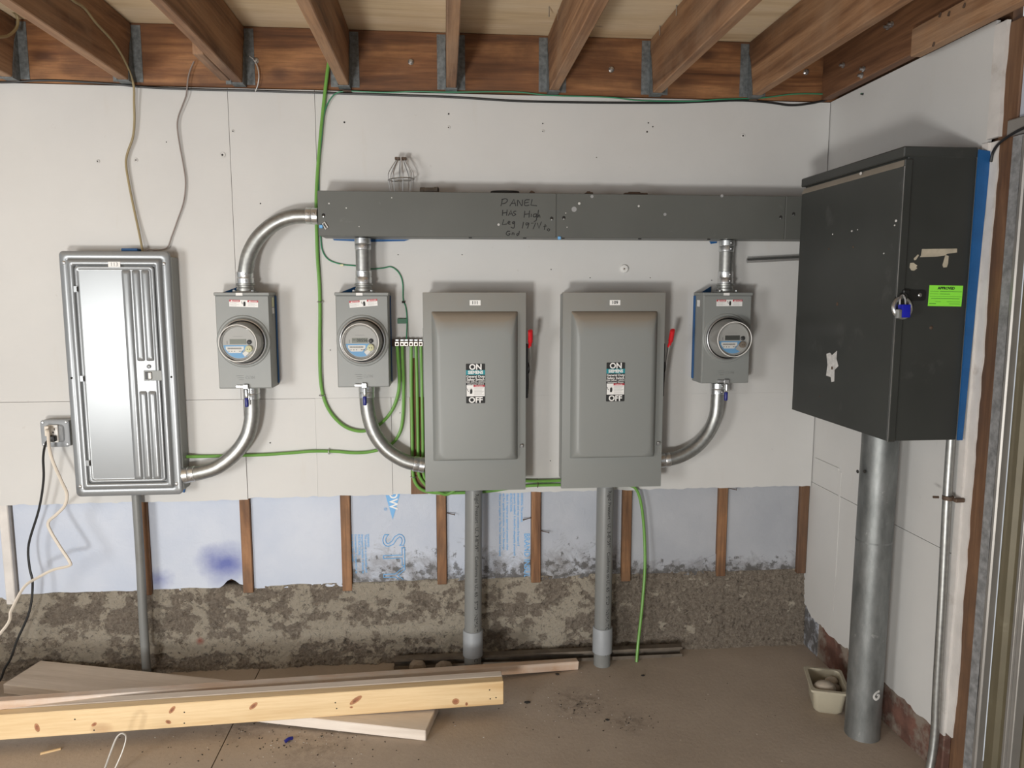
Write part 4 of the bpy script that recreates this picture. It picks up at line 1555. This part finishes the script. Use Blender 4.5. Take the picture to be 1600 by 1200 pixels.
cable('ground_cable', [(642.5, 540, .03), (642.5, 600, .02), (644, 680, .016), (644.5, 730, .016), (648, 752, .016), (659, 765, .016), (680, 770, .016), (715, 770, .016), (760, 768, .014), (820, 759.5, .014), (877, 757.5, .014), (940, 758, .014), (980, 758, .016), (995, 766, .02), (1003, 795, .02), (1007, 840, .02), (1007.5, 890, .03), (1003, 950, .045), (997, 1005, .06), V((.781, 2.868, .0))], GR, 'green', 'green cable passing under both safety switches and down to the floor', 'cable', group='green ground cables')
cable('ground_cable', [(650, 540, .03), (651.5, 600, .02), (653, 690, .016), (653.5, 735, .016), (658, 749, .016), (670, 762, .02), (690, 771, .024), (700, 772, .024), (712, 764, .024), (722, 750, .02), (760, 746, .016), (820, 751.5, .016), (877, 750.5, .016), (920, 745, .02)], GR, 'green', 'green cable looping below safety switch 111 towards switch 109', 'cable', group='green ground cables')
cable('ground_cable', [(657.5, 540, .03), (659, 600, .02), (660.5, 690, .014), (661, 735, .014), (668, 750, .014), (690, 740, .02)], GR * .95, 'green', 'green cable tight against the left side of safety switch 111', 'cable', group='green ground cables')
cable('ground_wire', [RW(1347, 146, 1.549), (1318, 149, .012), (1290, 147, .012), (1240, 147, .012), (1190, 153, .012), (1130, 155, .012), (1080, 158, .012), (1000, 157, .012), (950, 152, .012), (860, 149, .012), (800, 143.5, .012), (700, 144, .012), (650, 143, .012), (600, 144.5, .012), (545, 142.5, .012), (525, 146, .012), (513, 160, .012), (506, 180, .013), (502, 220, .012), (498, 260, .012), (498, 300, .006), (499, 340, .006), (501, 370, .006), (504, 392, .006), (514, 406, .006), (534, 413, .006), (556, 415.5, .006), (578, 420, .006), (598, 419, .006), (611, 417, .006), (623, 426, .006), (629, 442, .006), (630, 468, .006), (634, 480, .006), (636, 500, .008), (635, 530, .026)], .0024, 'green_dark', 'thin dark green wire along the wall top and down to the ground bar', 'wire', 7)
b = B()
wrect(b, 621, 497.5, 636, 505.5, .007, .003, .001)
tag(b.build('wire_tag', 'green_tag'), 'small dark green tag on the wire above the ground bar', 'tag')
for px, py, lab in ((534.5, 414.5, 'tiny wire staple left of the short middle conduit'), (630.5, 472, 'tiny black staple on the wire above the green tag'), (513.5, 414, '')):
    if not lab:
        continue
    p = W(px, py, .001)
    b = B()
    b.tube([p + V((-.005, 0, 0)), p + V((-.005, -.009, 0)), p + V((.005, -.009, 0)), p + V((.005, 0, 0))], .002, 6, 0)
    b.box(p + V((-.006, -.010, -.004)), p + V((.006, -.007, .004)), .001)
    tag(b.build('wire_staple', 'void' if px > 600 else 'cream'), lab, 'staple')
for x, y, lab, rot in ((500, 472, 'wire strap on the thick green cable level with meter tops', 0), (503, 618, 'wire strap on the thick green cable below the middle meter', 0), (514, 705.5, 'wire strap on the sideways green cable', 1), (840, 755.5, 'dark strap round two green cables between the switches', 1), (646, 745, 'wire strap at the green cable bend left of switch 111', 0)):
    p = W(x, y, .012)
    b = B()
    u = V((1, 0, 0)) if not rot else V((0, 0, 1))
    wd = .011 if x != 840 else .016
    b.tube([p - u * wd + V((0, .011, 0)), p - u * wd * .9 + V((0, -.004, 0)), p + V((0, -.012, 0)), p + u * wd * .9 + V((0, -.004, 0)), p + u * wd + V((0, .011, 0))], .0016, 6, 4)
    tag(b.build('cable_strap', 'steel' if x != 840 else 'rust'), lab, 'strap')

# cables along the top of the wall
cable('black_cable', [(-160, 126, .006), (0, 128.5, .006), (75, 125.5, .006), (175, 131, .006), (225, 136, .006), (300, 139.5, .006), (400, 142, .006), (550, 146.5, .006), (700, 151.5, .006), (800, 157.5, .006), (900, 160, .006), (1050, 160.5, .006), (1150, 157, .008), (1200, 160, .008), (1237, 164.5, .01), (1275, 160, .01), (1318, 149, .012), RW(1349, 147, 1.549)], .0042, 'black', 'black cable running along the whole top edge of the back wall', 'cable', 8)
for px, lab in ((22, 'at the far left joist'), (543, 'at the fourth joist'), (1175, 'at the rightmost joist')):
    p = W(px, {22: 126, 543: 143, 1175: 157}[px], .003)
    b = B()
    b.box(p + V((-.016, -.012, -.004)), p + V((.016, .002, .003)), .001)
    b.lathe([(.004, 0), (.003, .004)], p + V((.004, -.010, 0)), (0, -1, 0), 8)
    tag(b.build('cable_clip', 'rust'), 'small rusty cable clip on the wall top ' + lab, 'clip')
xj_ = -1.128
cable('yellow_cable', [RW(80, -30, xj_), RW(113, 0, xj_), RW(131, 12, xj_), RW(150, 36, xj_), RW(174, 62, xj_), RW(190, 86, xj_), RW(203, 114, xj_), (209, 135, .03), (209.5, 160, .025), (210, 190, .02), (207.5, 215, .018), (199, 240, .016), (197, 258, .016), (202, 290, .016), (209, 325, .016), (217, 362, .02), (222, 388, .03), V((W(223, 396, .035).x, D - .035, PZ1 - .025))], .0043, 'cable_yellow', 'yellowed cable from the ceiling joist down to the breaker panel top', 'cable', 8)
cable('grey_wire', [(303, 96, .02), (297, 110, .02), (293.5, 125, .02), (291, 148, .018), (285, 165, .016), (278.5, 183, .014), (277, 200, .014), (281, 228, .012), (286.5, 258, .01), (290, 285, .01), (287, 315, .01), (277, 345, .01), (268, 370, .01), (261, 387, .012), (245, 391, .02), (230, 391, .03), V((W(226, 397, .035).x, D - .035, PZ1 - .025))], .0026, 'cable_grey', 'thin grey wire hanging from the rim board to the breaker panel', 'wire', 7)
cable('yellow_cable', [RW(-30, 60, -1.50), RW(0, 58, -1.50), RW(14, 55, -1.50), RW(25, 45, -1.50), RW(28, 32, -1.50), RW(25, 22, -1.50), RW(20, 18, -1.50)], .005, 'cable_yellow', 'yellowed cable loop in the top left corner of the ceiling', 'cable', 8)
cable('white_wire', [(399, 143, .012), (403, 132, .016), (404.5, 118, .02), (402, 104, .018), (396, 93, .012), (390, 88, .004)], .002, 'chip', 'short white wire stub curling over the rim board', 'wire', 6)

cable('door_cable', [V((1.548, 2.03, 1.90)), V((1.545, 2.02, 1.925)), V((1.54, 1.99, 1.945)), V((1.538, 1.93, 1.962)), V((1.536, 1.86, 1.968)), V((1.536, 1.7, 1.97))], .004, 'black', 'short black cord by the blue tape, crossing to the door header', 'cord', 7)

# disc and strut on the wall
p = W(975, 420, 0)
b = B()
b.lathe([(.0165, 0), (.0165, .006), (.014, .009), (.006, .010), (.005, .007), (.0005, .007)], p, (0, -1, 0), 20)
ds = tag(b.build('wall_knob', 'plastic_white'), 'small white round disc screwed to the wall above switch 109', 'disc')
b = B()
screw(b, p + V((0, -.0075, 0)), .003)
b.build('screw', 'rust', ds)
pa_, pb_ = W(1167, 407.5, .03), W(1245, 403.5, .03)
b = B()
b.tube([pa_, pb_ + (pb_ - pa_) * .9], .009, 4, 0, flat=1.0)
tag(b.build('metal_strut', 'steel'), 'short metal rod sticking out of the dark cabinet\'s left side', 'rod')

# ================================================================== DARK CABINET ON THE RIGHT WALL
BX0, BX1, BY0, BY1, BZ0, BZ1 = 1.300, 1.520, 2.050, 2.657, 1.092, 1.943
cb = thing('electrical_cabinet', 'large dark grey steel cabinet with padlocked door on the right wall', 'cabinet', (1.45, 2.35, BZ0))
b = B()
b.box((BX0 + .014, BY0, BZ0 + .002), (BX1, BY1, BZ1 - .002), .002)
b.build('body', 'darkbox', cb)
b = B()
b.box((BX0 - .002, BY0 - .003, BZ1 - .030), (BX1 + .001, BY1 + .002, BZ1), .003)
b.build('hood', 'darkbox', cb)
b = B()
z1 = BZ1 - .036
lo = [V((BX0 + .014, y, z)) for y, z in ((BY0 - .003, BZ0), (BY1, BZ0), (BY1, z1), (BY0 - .003, z1))]
l1 = [V((BX0 + .010, y, z)) for y, z in ((BY0 - .003, BZ0), (BY1, BZ0), (BY1, z1), (BY0 - .003, z1))]
l2 = [V((BX0, y, z)) for y, z in ((BY0 + .001, BZ0 + .003), (BY1 - .004, BZ0 + .003), (BY1 - .004, z1 - .020), (BY0 + .001, z1 - .020))]
b.loft([lo, l1, l2])
dd = b.build('door', 'darkbox', cb, smooth_=False)
b = B()
b.prism([V((BX0 + .0098, BY0 - .003, z1 + .0003)), V((BX0 + .0098, BY1, z1 + .0003)), V((BX0 - .0003, BY1 - .004, z1 - .0197)), V((BX0 - .0003, BY0 + .001, z1 - .0197))], (-.0006, 0, .0004))
b.build('dusty_edge', 'ledge_dust', dd, smooth_=False)
b = B()
b.box((BX0 + .0005, BY0 - .007, BZ0), (BX0 + .024, BY0 - .0005, z1), .002)
b.build('door_return', 'darkbox', dd)
b = B()
b.box((BX0 - .0006, BY0 - .0078, BZ0 + .001), (BX0 + .0012, BY0 - .0055, z1 - .02))
b.build('worn_edge', 'steel', dd)
b = B()
b.prism([RW(x, y, BX0) for x, y in ((1291.5, 553), (1297, 551), (1300, 555), (1308, 548), (1307, 560), (1310, 572), (1304, 578), (1303.5, 596), (1299, 597), (1298, 589), (1291, 587), (1293, 570))], (-.0004, 0, 0))
b.build('paint_chip', 'chip', dd, smooth_=False)
for px, py, r in ((1345, 271, .008), (1341, 254, .006), (1400, 345, .006), (1398, 352, .004), (1381, 396, .004), (1331, 361, .005), (1301, 366, .004), (1340, 359, .003)):
    p = RW(px, py, BX0)
    n = 11
    poly = [V((BX0, p.y + r * .9 * (1 + .8 * noise.noise(V((px, k, 0)))) * cos(2 * pi * k / n), p.z + r * (1.5 if py > 540 else .6) * (1 + .8 * noise.noise(V((k, py, 3)))) * sin(2 * pi * k / n))) for k in range(n)]
    b = B()
    b.prism(poly, (-.0004, 0, 0))
    b.build('paint_chip', 'chip', dd)
for px, py, r in ((1308, 475, .007), (1300, 575, .006), (1333, 386, .004), (1295, 389, .004), (1281, 619, .003)):
    p = RW(px, py, BX0 - .0006)
    b = B()
    b.lathe([(r, 0), (r * .7, .001), (r * .2, .0012)], p, (-1, 0, 0), 9)
    b.build('rust_spot', 'rust', dd)
dn_ = D - BY0


def nf(px, py, e=0.0):
    return W(px, py, dn_ + e)


b = B()
q0, q1 = nf(1407, 453), nf(1445, 470)
b.loft([rrect(q0.x + .006, q1.x, q1.z, q0.z, BY0 - y, .008, 4) for y in (-.001, .003)])
b.build('hasp_plate', 'black', cb)
b = B()
b.box((nf(1407, 455).x, BY0 - .016, nf(1407, 462).z), (nf(1417, 455).x, BY0 - .005, nf(1407, 453).z), .002)
b.tube([nf(1411, 458, .012), nf(1416, 461, .02), nf(1415, 467, .02), nf(1408, 468, .02), nf(1406, 460, .014)], .003, 8, 4)
b.build('hasp', 'black', cb)
b = B()
screw(b, nf(1437.5, 461, .003), .006)
b.build('hasp_bolt', 'steel', cb)
# sticker and scraps on the near side
a0, a1 = nf(1452, 446), nf(1502, 478.5)
b = B()
m = Matrix.Translation(((a0.x + a1.x) / 2, BY0 - .0003, (a0.z + a1.z) / 2)) @ Matrix.Rotation(R(1), 4, 'Y')
hw_, hh_ = (a1.x - a0.x) / 2, (a0.z - a1.z) / 2
b.box((-hw_, -.0006, -hh_), (hw_, .0002, hh_), mat=m)
ap = b.build('approved_sticker', 'lime', cb)
xd, yd = m.to_3x3() @ V((1, 0, 0)), m.to_3x3() @ V((0, 0, 1))
text('APPROVED', .0105, m @ V((0, -.0012, hh_ * .72)), 'ink', ap, xd, yd, bold=.0004)
for u, zz, w1, ln in ((-.94, .40, .5, .5), (-.35, .40, 1.3, .8), (-.94, .17, .5, .5), (-.35, .17, .6, .8), (-.94, -.08, 1.9, .5), (-.85, -.28, 1.7, 1.0), (-.94, -.78, .4, 1.3), (.25, -.78, .65, .8), (-.6, -.58, .35, .6), (.1, -.58, .8, .6)):
    b = B()
    b.box((u * hw_, -.0010, zz * hh_), ((u + w1) * hw_, -.0006, zz * hh_ + .0011 * ln), mat=m)
    b.build('print_line', 'green_tag', ap)
for pts in ([(1440.5, 389), (1495, 388.5), (1495, 394.5), (1480, 396.5), (1475, 399.5), (1463, 401), (1437, 402), (1439, 399)],
            [(1477, 398.5), (1482, 400), (1481, 412), (1479, 417.5), (1474, 418), (1472.5, 414)],
            [(1422, 411), (1427, 410.5), (1433, 415), (1431, 417.5), (1433, 419), (1428, 423), (1424, 422.5), (1421, 418)],
            [(1427.5, 404), (1434, 397.5), (1435.5, 399), (1431, 406), (1428.5, 406.5)]):
    b = B()
    b.prism([nf(x, y) for x, y in pts], (0, -.0012, 0))
    b.build('paper_scrap', 'scrap', cb, smooth_=False)
b = B()
b.lathe([(.006, 0), (.004, .003), (.001, .004)], nf(1455, 512), (0, -1, 0), 10)
b.build('dent_screw', 'rust', cb)
# masking tape in the gap between cabinet and wall
b = B()
b.prism([V((BX1 - .003, BY0 - .012, BZ0 + .003)), V((1.532, BY0 - .012, BZ0 + .003)), V((1.552, BY0 - .012, BZ1 - .03)), V((1.550, BY0 - .012, BZ1 - .012)), V((BX1 - .003, BY0 - .012, BZ1 - .008))], (0, .006, 0))
b.build('tape_strip', 'tape', cb)

# padlocks hanging in the hasp
pl = thing('padlock', 'padlocks with a blue block and steel ring on the dark cabinet hasp', 'padlock', nf(1410, 497, .02))
b = B()
pc = nf(1409.5, 481, .02)
b.tube([pc + V((cos(2 * pi * k / 28) * .030, 0.008 * sin(2 * pi * k / 28 + 1), sin(2 * pi * k / 28) * .028)) for k in range(29)], .0058, 10, 0)
b.build('ring', 'zinc', pl)
b = B()
q0, q1 = nf(1404.5, 475.5, .028), nf(1416.5, 496, .028)
b.box((q0.x, BY0 - .046, q1.z), (q1.x, BY0 - .022, q0.z), .003, 2)
b.build('blue_body', 'lock_blue_bright', pl)
b = B()
q0, q1 = nf(1398, 483, .03), nf(1404, 497.5, .03)
b.box((q0.x, BY0 - .046, q1.z), (q1.x, BY0 - .03, q0.z), .004, 2)
b.build('steel_body', 'zinc', pl)
b = B()
b.tube([nf(1406, 476, .032), nf(1406.5, 466, .03), nf(1410, 461, .026), nf(1414, 466, .03), nf(1414.5, 476, .032)], .0028, 8, 4)
b.build('shackle', 'steel', pl)

# pipes on the right
rp = thing('steel_pipe', 'fat galvanized steel pipe from the dark cabinet down to the floor', 'pipe', (1.437, 2.30, 0))
b = B()
b.tube([V((1.437, 2.30, 0)), V((1.437, 2.30, .5)), V((1.438, 2.30, BZ0 + .004))], .0575, 36, 0)
b.build('tube', 'galv_dull', rp)
b = B()
b.lathe([(.0578, 0), (.0578, .006)], (1.437, 2.30, .70), (0, 0, 1), 36, False, False)
b.build('seam_line', 'galv_dull', rp)
for px, py in ((1350, 741), (1361, 741)):
    r_ = ray(px, py)
    p = V((0, 0, H)) + r_ * ((2.245) / r_.y)
    b = B()
    dx = p.x - 1.437
    dy = -math.sqrt(max(.0001, .0578 ** 2 - min(abs(dx), .055) ** 2))
    b.lathe([(.006, 0), (.006, .0006), (.004, .0008)], V((p.x, 2.30 + dy, p.z)), (dx, dy, 0), 10)
    b.build('drill_hole', 'void', rp)
r_ = ray(1369, 1087)
p = V((0, 0, H)) + r_ * (2.245 / r_.y)
b = B()
b.tube([V((p.x + x, 2.30 - math.sqrt(.0582 ** 2 - (p.x + x - 1.437) ** 2), p.z + z)) for x, z in ((.010, .016), (-.002, .012), (-.010, .0), (-.004, -.012), (.006, -.010), (.010, .0), (.002, .004))], .0042, 6, 4, flat=.3)
b.build('paint_swirl', 'chip', rp)
em = thing('thin_conduit', 'thin galvanized conduit on the right wall beside the fat pipe', 'conduit', (1.513, 2.05, 0))
b = B()
b.tube([V((1.522, 2.075, BZ0 + .02)), V((1.52, 2.07, .9)), V((1.52, 2.06, .6)), V((1.52, 2.053, .3)), V((1.519, 2.046, .16)), V((1.510, 2.04, .07)), V((1.496, 2.035, .0))], .0128, 16, 6)
b.build('tube', 'galv', em)
b = B()
cz = RW(1477, 776, 1.52).z
b.lathe([(.0165, 0), (.0165, .012)], (1.52, 2.066, cz - .006), (0, 0, 1), 16)
b.box((1.52, 2.03, cz - .006), (1.549, 2.045, cz + .006), .002)
b.tube([V((1.496, 2.075, cz)), V((1.48, 2.078, cz))], .004, 6, 0)
b.build('pipe_strap', 'rust', em)

# ================================================================== ON THE FLOOR
# tan tub with stones
A_ = [FL(1258, 1038, .105), FL(1315, 1044, .105), FL(1328, 1085, .105), FL(1267, 1078, .105)]
cen = sum(A_, V()) / 4
ux = (A_[1] - A_[0]).normalized()
uy = V((-ux.y, ux.x, 0))
tu = thing('plastic_tub', 'tan plastic tub holding stones on the floor beside the fat pipe', 'tub', (cen.x, cen.y, 0))


def tl(hx, hy, z, r=.02, n=5):
    return [cen * 1 - V((0, 0, cen.z)) + ux * q.x + uy * q.z + V((0, 0, z)) for q in rrect(-hx, hx, -hy, hy, 0, r, n)]


b = B()
b.loft([tl(.042, .055, 0.0), tl(.050, .066, .012), tl(.058, .080, .088), tl(.058, .080, .092), tl(.068, .091, .093, .008), tl(.068, .091, .101, .008), tl(.057, .079, .102), tl(.055, .077, .09), tl(.044, .058, .010)])
b.build('tub_shell', 'pot', tu, angle=40)
for k, (dx, dy, z, r, lab) in enumerate(((-.012, -.035, .072, .036, 'large pale egg-shaped stone in the tan tub'), (.028, .0, .055, .022, 'small brown stone beside the pale one in the tub'), (-.012, .03, .05, .026, 'brown stone at the back of the tan tub'), (.03, -.045, .05, .02, 'small stone at the front right of the tan tub'), (.026, .045, .06, .022, 'pale stone at the back right of the tan tub'), (-.03, .01, .045, .02, 'half hidden stone at the left of the tan tub'))):
    b = B()
    bmesh.ops.create_icosphere(b.bm, subdivisions=3, radius=r)
    for q in b.bm.verts:
        nn = 1 + (.05 if k == 0 else .2) * noise.noise(q.co * 30 + V((k * 5, 0, 0)))
        q.co = V((q.co.x * nn * 1.15, q.co.y * nn * .9, q.co.z * nn * .8))
    o = b.build('stone', 'stone' if k in (0, 4) else 'stone_dark', off=(0, 0, 0))
    o.location = (cen.x + ux.x * dx + uy.x * dy, cen.y + ux.y * dx + uy.y * dy, z + .012)
    tag(o, lab, 'stone')


# boards: each along its own X
def board(name, p0, p1, wdt, hgt, mat, label, roll=0.0, group='loose boards on the floor'):
    p0, p1 = V(p0), V(p1)
    L = (p1 - p0).length
    b = B()
    b.box((0, -wdt / 2, 0), (L, wdt / 2, hgt), .0025)
    o = b.build(name, mat)
    dx = (p1 - p0).normalized()
    o.matrix_world = Matrix.Translation(p0) @ dx.to_track_quat('X', 'Z').to_matrix().to_4x4() @ Matrix.Rotation(roll, 4, 'X')
    return tag(o, label, 'board', group)


# lowest wide grey board
la0 = (FL(50, 1030, .075) + FL(18, 1070, .075)) / 2
lf = FL(665, 1142, .038)
dirA = (lf - FL(18, 1070, .075))
dirA.z = 0
dirA.normalize()
nA = V((-dirA.y, dirA.x, 0))
p1 = lf + nA * .092
board('wide_board', V((la0.x, la0.y, .036)), V((p1.x, p1.y, .0)), .184, .038, 'greywood', 'wide dusty grey board flat on the floor, lowest of the lumber pile')
# the two long boards on edge
pr_ = FL(787, 1101, .046)
plf = FL(0, 1157, .046)
dB = (pr_ - plf)
dB.z = 0
dB.normalize()
nB = V((-dB.y, dB.x, 0))
e0 = pr_ - dB * 2.35
board('pine_board', (e0 + nB * .019) * 1, (pr_ + nB * .019) * 1, .037, .089, 'pine', 'long yellow knotty pine board, frontmost of the lumber pile')
pine = bpy.data.objects['pine_board']
pinv = pine.matrix_world.inverted()
nf_ = (pine.matrix_world.to_3x3() @ V((0, -1, 0))).normalized()


def on_pine(px, py):
    r_ = ray(px, py)
    p0_ = pine.matrix_world @ V((0, -.0185, 0))
    tt = (p0_ - V((0, 0, H))).dot(nf_) / r_.dot(nf_)
    return pinv @ (V((0, 0, H)) + r_ * tt)


for px, py, rx, rz, rot in ((58, 1137, .008, .016, .2), (147, 1132, .010, .006, .6), (269, 1109, .016, .007, .9), (263, 1128, .010, .007, -.5), (396, 1103, .018, .008, .7), (556, 1094, .026, .009, .6), (549, 1105, .006, .004, 0), (712, 1096, .013, .012, 0), (729, 1100, .005, .007, 0)):
    c_ = on_pine(px, py)
    for k_, mt in ((1.0, 'knot'), (.55, 'knot_core')):
        b = B()
        ring = []
        for k in range(14):
            a = 2 * pi * k / 14
            x_, z_ = rx * k_ * cos(a), rz * k_ * sin(a)
            ring.append(V((c_.x + x_ * cos(rot) - z_ * sin(rot), -.0185, c_.z + x_ * sin(rot) + z_ * cos(rot))))
        b.prism(ring, (0, -.0003 if k_ == 1.0 else -.0005, 0))
        b.build('knot', mt, pine, off=(0, 0, 0)).location = (0, 0, 0)
for px, py in ((117, 1124), (288, 1113), (288, 1130), (524, 1098), (526, 1107), (765, 1078), (775, 1090), (766, 1092), (147, 1141)):
    c_ = on_pine(px, py)
    b = B()
    b.lathe([(.0028, 0), (.002, .0005)], (c_.x, -.0185, c_.z), (0, -1, 0), 8)
    b.build('nail_hole', 'void', pine, off=(0, 0, 0)).location = (0, 0, 0)
board('lumber_board', (e0 + nB * .058 - dB * .0), (pr_ + nB * .058), .038, .0895, 'greywood', 'long grey-topped board lying directly behind the pine board')
# painted strip behind
s1 = (FL(903, 1047, .0) + V((0, .018, 0)))
s0 = FL(0, 1108, .128)
ds_ = (s1 - s0).normalized()
board('wood_strip', s0 - ds_ * .7, s1, .034, .036, 'pinkwood', 'long narrow pinkish white wood strip, rearmost of the lumber pile')

# floor channel along the foundation
b = B()
prof = [(0, 0), (-.034, 0), (-.034, .014), (-.030, .014), (-.030, .004), (-.004, .004), (-.004, .040), (-.030, .040), (-.030, .034), (-.034, .034), (-.034, .044), (0, .044)]
xa, xb = -.225, .985
b.prism([V((xa, D - .022 + y, z)) for y, z in prof], (xb - xa, 0, 0))
tag(b.build('steel_channel', 'channel'), 'long rusty steel channel on the floor against the rough foundation', 'channel')
for pts, h, lab in (([(643, 1042), (650, 1035), (664, 1041), (660, 1045)], .05, 'small pointed rubble chunk behind the wood strip, left one'), ([(683, 1041), (694, 1033), (712, 1035), (715, 1041)], .04, 'small flat rubble chunk behind the wood strip, right one')):
    p = FL(pts[0][0] + 10, 1046)
    b = B()
    bmesh.ops.create_icosphere(b.bm, subdivisions=2, radius=.03)
    for q in b.bm.verts:
        q.co = V((q.co.x * 1.2, q.co.y * .7, q.co.z * h / .05)) * (1 + .4 * noise.noise(q.co * 40 + V((h * 900, 0, 0))))
    o = b.build('rubble_chunk', 'stone_dark', smooth_=False)
    o.location = (p.x, p.y - .01, .018)
    tag(o, lab, 'rubble')
# white flat cable loop standing in front of the boards
b = B()
lp = [(150, 1240, .70), (162, 1205, .66), (172, 1178, .63), (181, 1155, .62), (188, 1146.5, .62), (194.5, 1147, .62), (197, 1154, .62), (191, 1175, .62), (180, 1200, .64), (172, 1225, .68)]
pts = []
for x, y, d in lp:
    q = W(x, y, d)
    q.z = max(q.z, .006)
    pts.append(q)
b.tube(pts, .0052, 8, 6, flat=.4)
tag(b.build('cable_loop', 'plastic_white'), 'white flat cable loop standing on the floor in front of the boards', 'cable')
# bits on the floor
b = B()
p0, p1 = FL(63, 1178, .002), FL(95, 1170, .002)
b.tube([p0, p1], .004, 5, 0)
tag(b.build('wood_splinter', 'pine'), 'pale wood splinter on the floor at the lower left', 'splinter')
b = B()
p0, p1 = FL(445, 1159, .005), FL(457, 1153, .006)
b.tube([p0, (p0 + p1) / 2 + V((0, 0, .004)), p1], .006, 6, 3)
tag(b.build('plastic_scrap', 'lock_blue'), 'tiny blue plastic scrap on the floor in front of the boards', 'scrap')
for px, py, r, lab in ((824, 1098, .009, 'largest dark crumb on the floor right of the boards'), (1005, 1056, .007, 'small dark chip on the floor near the green cable end'), (871, 1054, .008, 'dark chip on the floor beside the wood strip end'), (949, 1125, .006, 'dark crumb in the stain on the open floor')):
    b = B()
    bmesh.ops.create_icosphere(b.bm, subdivisions=1, radius=r)
    for q in b.bm.verts:
        q.co = V((q.co.x * 1.4, q.co.y, q.co.z * .4)) * (1 + .5 * noise.noise(q.co * 150 + V((px, 0, 0))))
    p = FL(px, py)
    o = b.build('floor_crumb', 'void', smooth_=False)
    o.location = (p.x, p.y, r * .3)
    tag(o, lab, 'crumb')
for nm, mt, cnt, lab in (('dark_debris', 'void', 300, 'fine dark crumbs scattered over the concrete floor'), ('pale_debris', 'chip', 110, 'fine pale chips scattered over the concrete floor')):
    b = B()
    for k in range(cnt):
        u = random.random()
        if u < .45:
            px, py = random.gauss(450, 80), random.gauss(1150, 22)
        elif u < .65:
            px, py = random.gauss(900, 35), random.gauss(1105, 14)
        elif u < .75:
            px, py = random.gauss(980, 25), random.gauss(1128, 8)
        else:
            px, py = random.uniform(150, 1250), random.uniform(1045, 1195)
        if py < 1045:
            continue
        p = FL(px, py)
        if p.y > 2.85:
            continue
        r = random.uniform(.0005, .0016) if mt == 'void' else random.uniform(.0005, .0013)
        a = random.uniform(0, pi)
        m = Matrix.Translation((p.x, p.y, r * .4)) @ Matrix.Rotation(a, 4, 'Z')
        b.box((-r * random.uniform(1, 2.4), -r, -r * .4), (r * random.uniform(1, 2.4), r, r * .5), mat=m)
    o = b.build(nm, mt, smooth_=False)
    o['kind'] = 'stuff'
    o['label'] = lab
    o['category'] = 'debris'
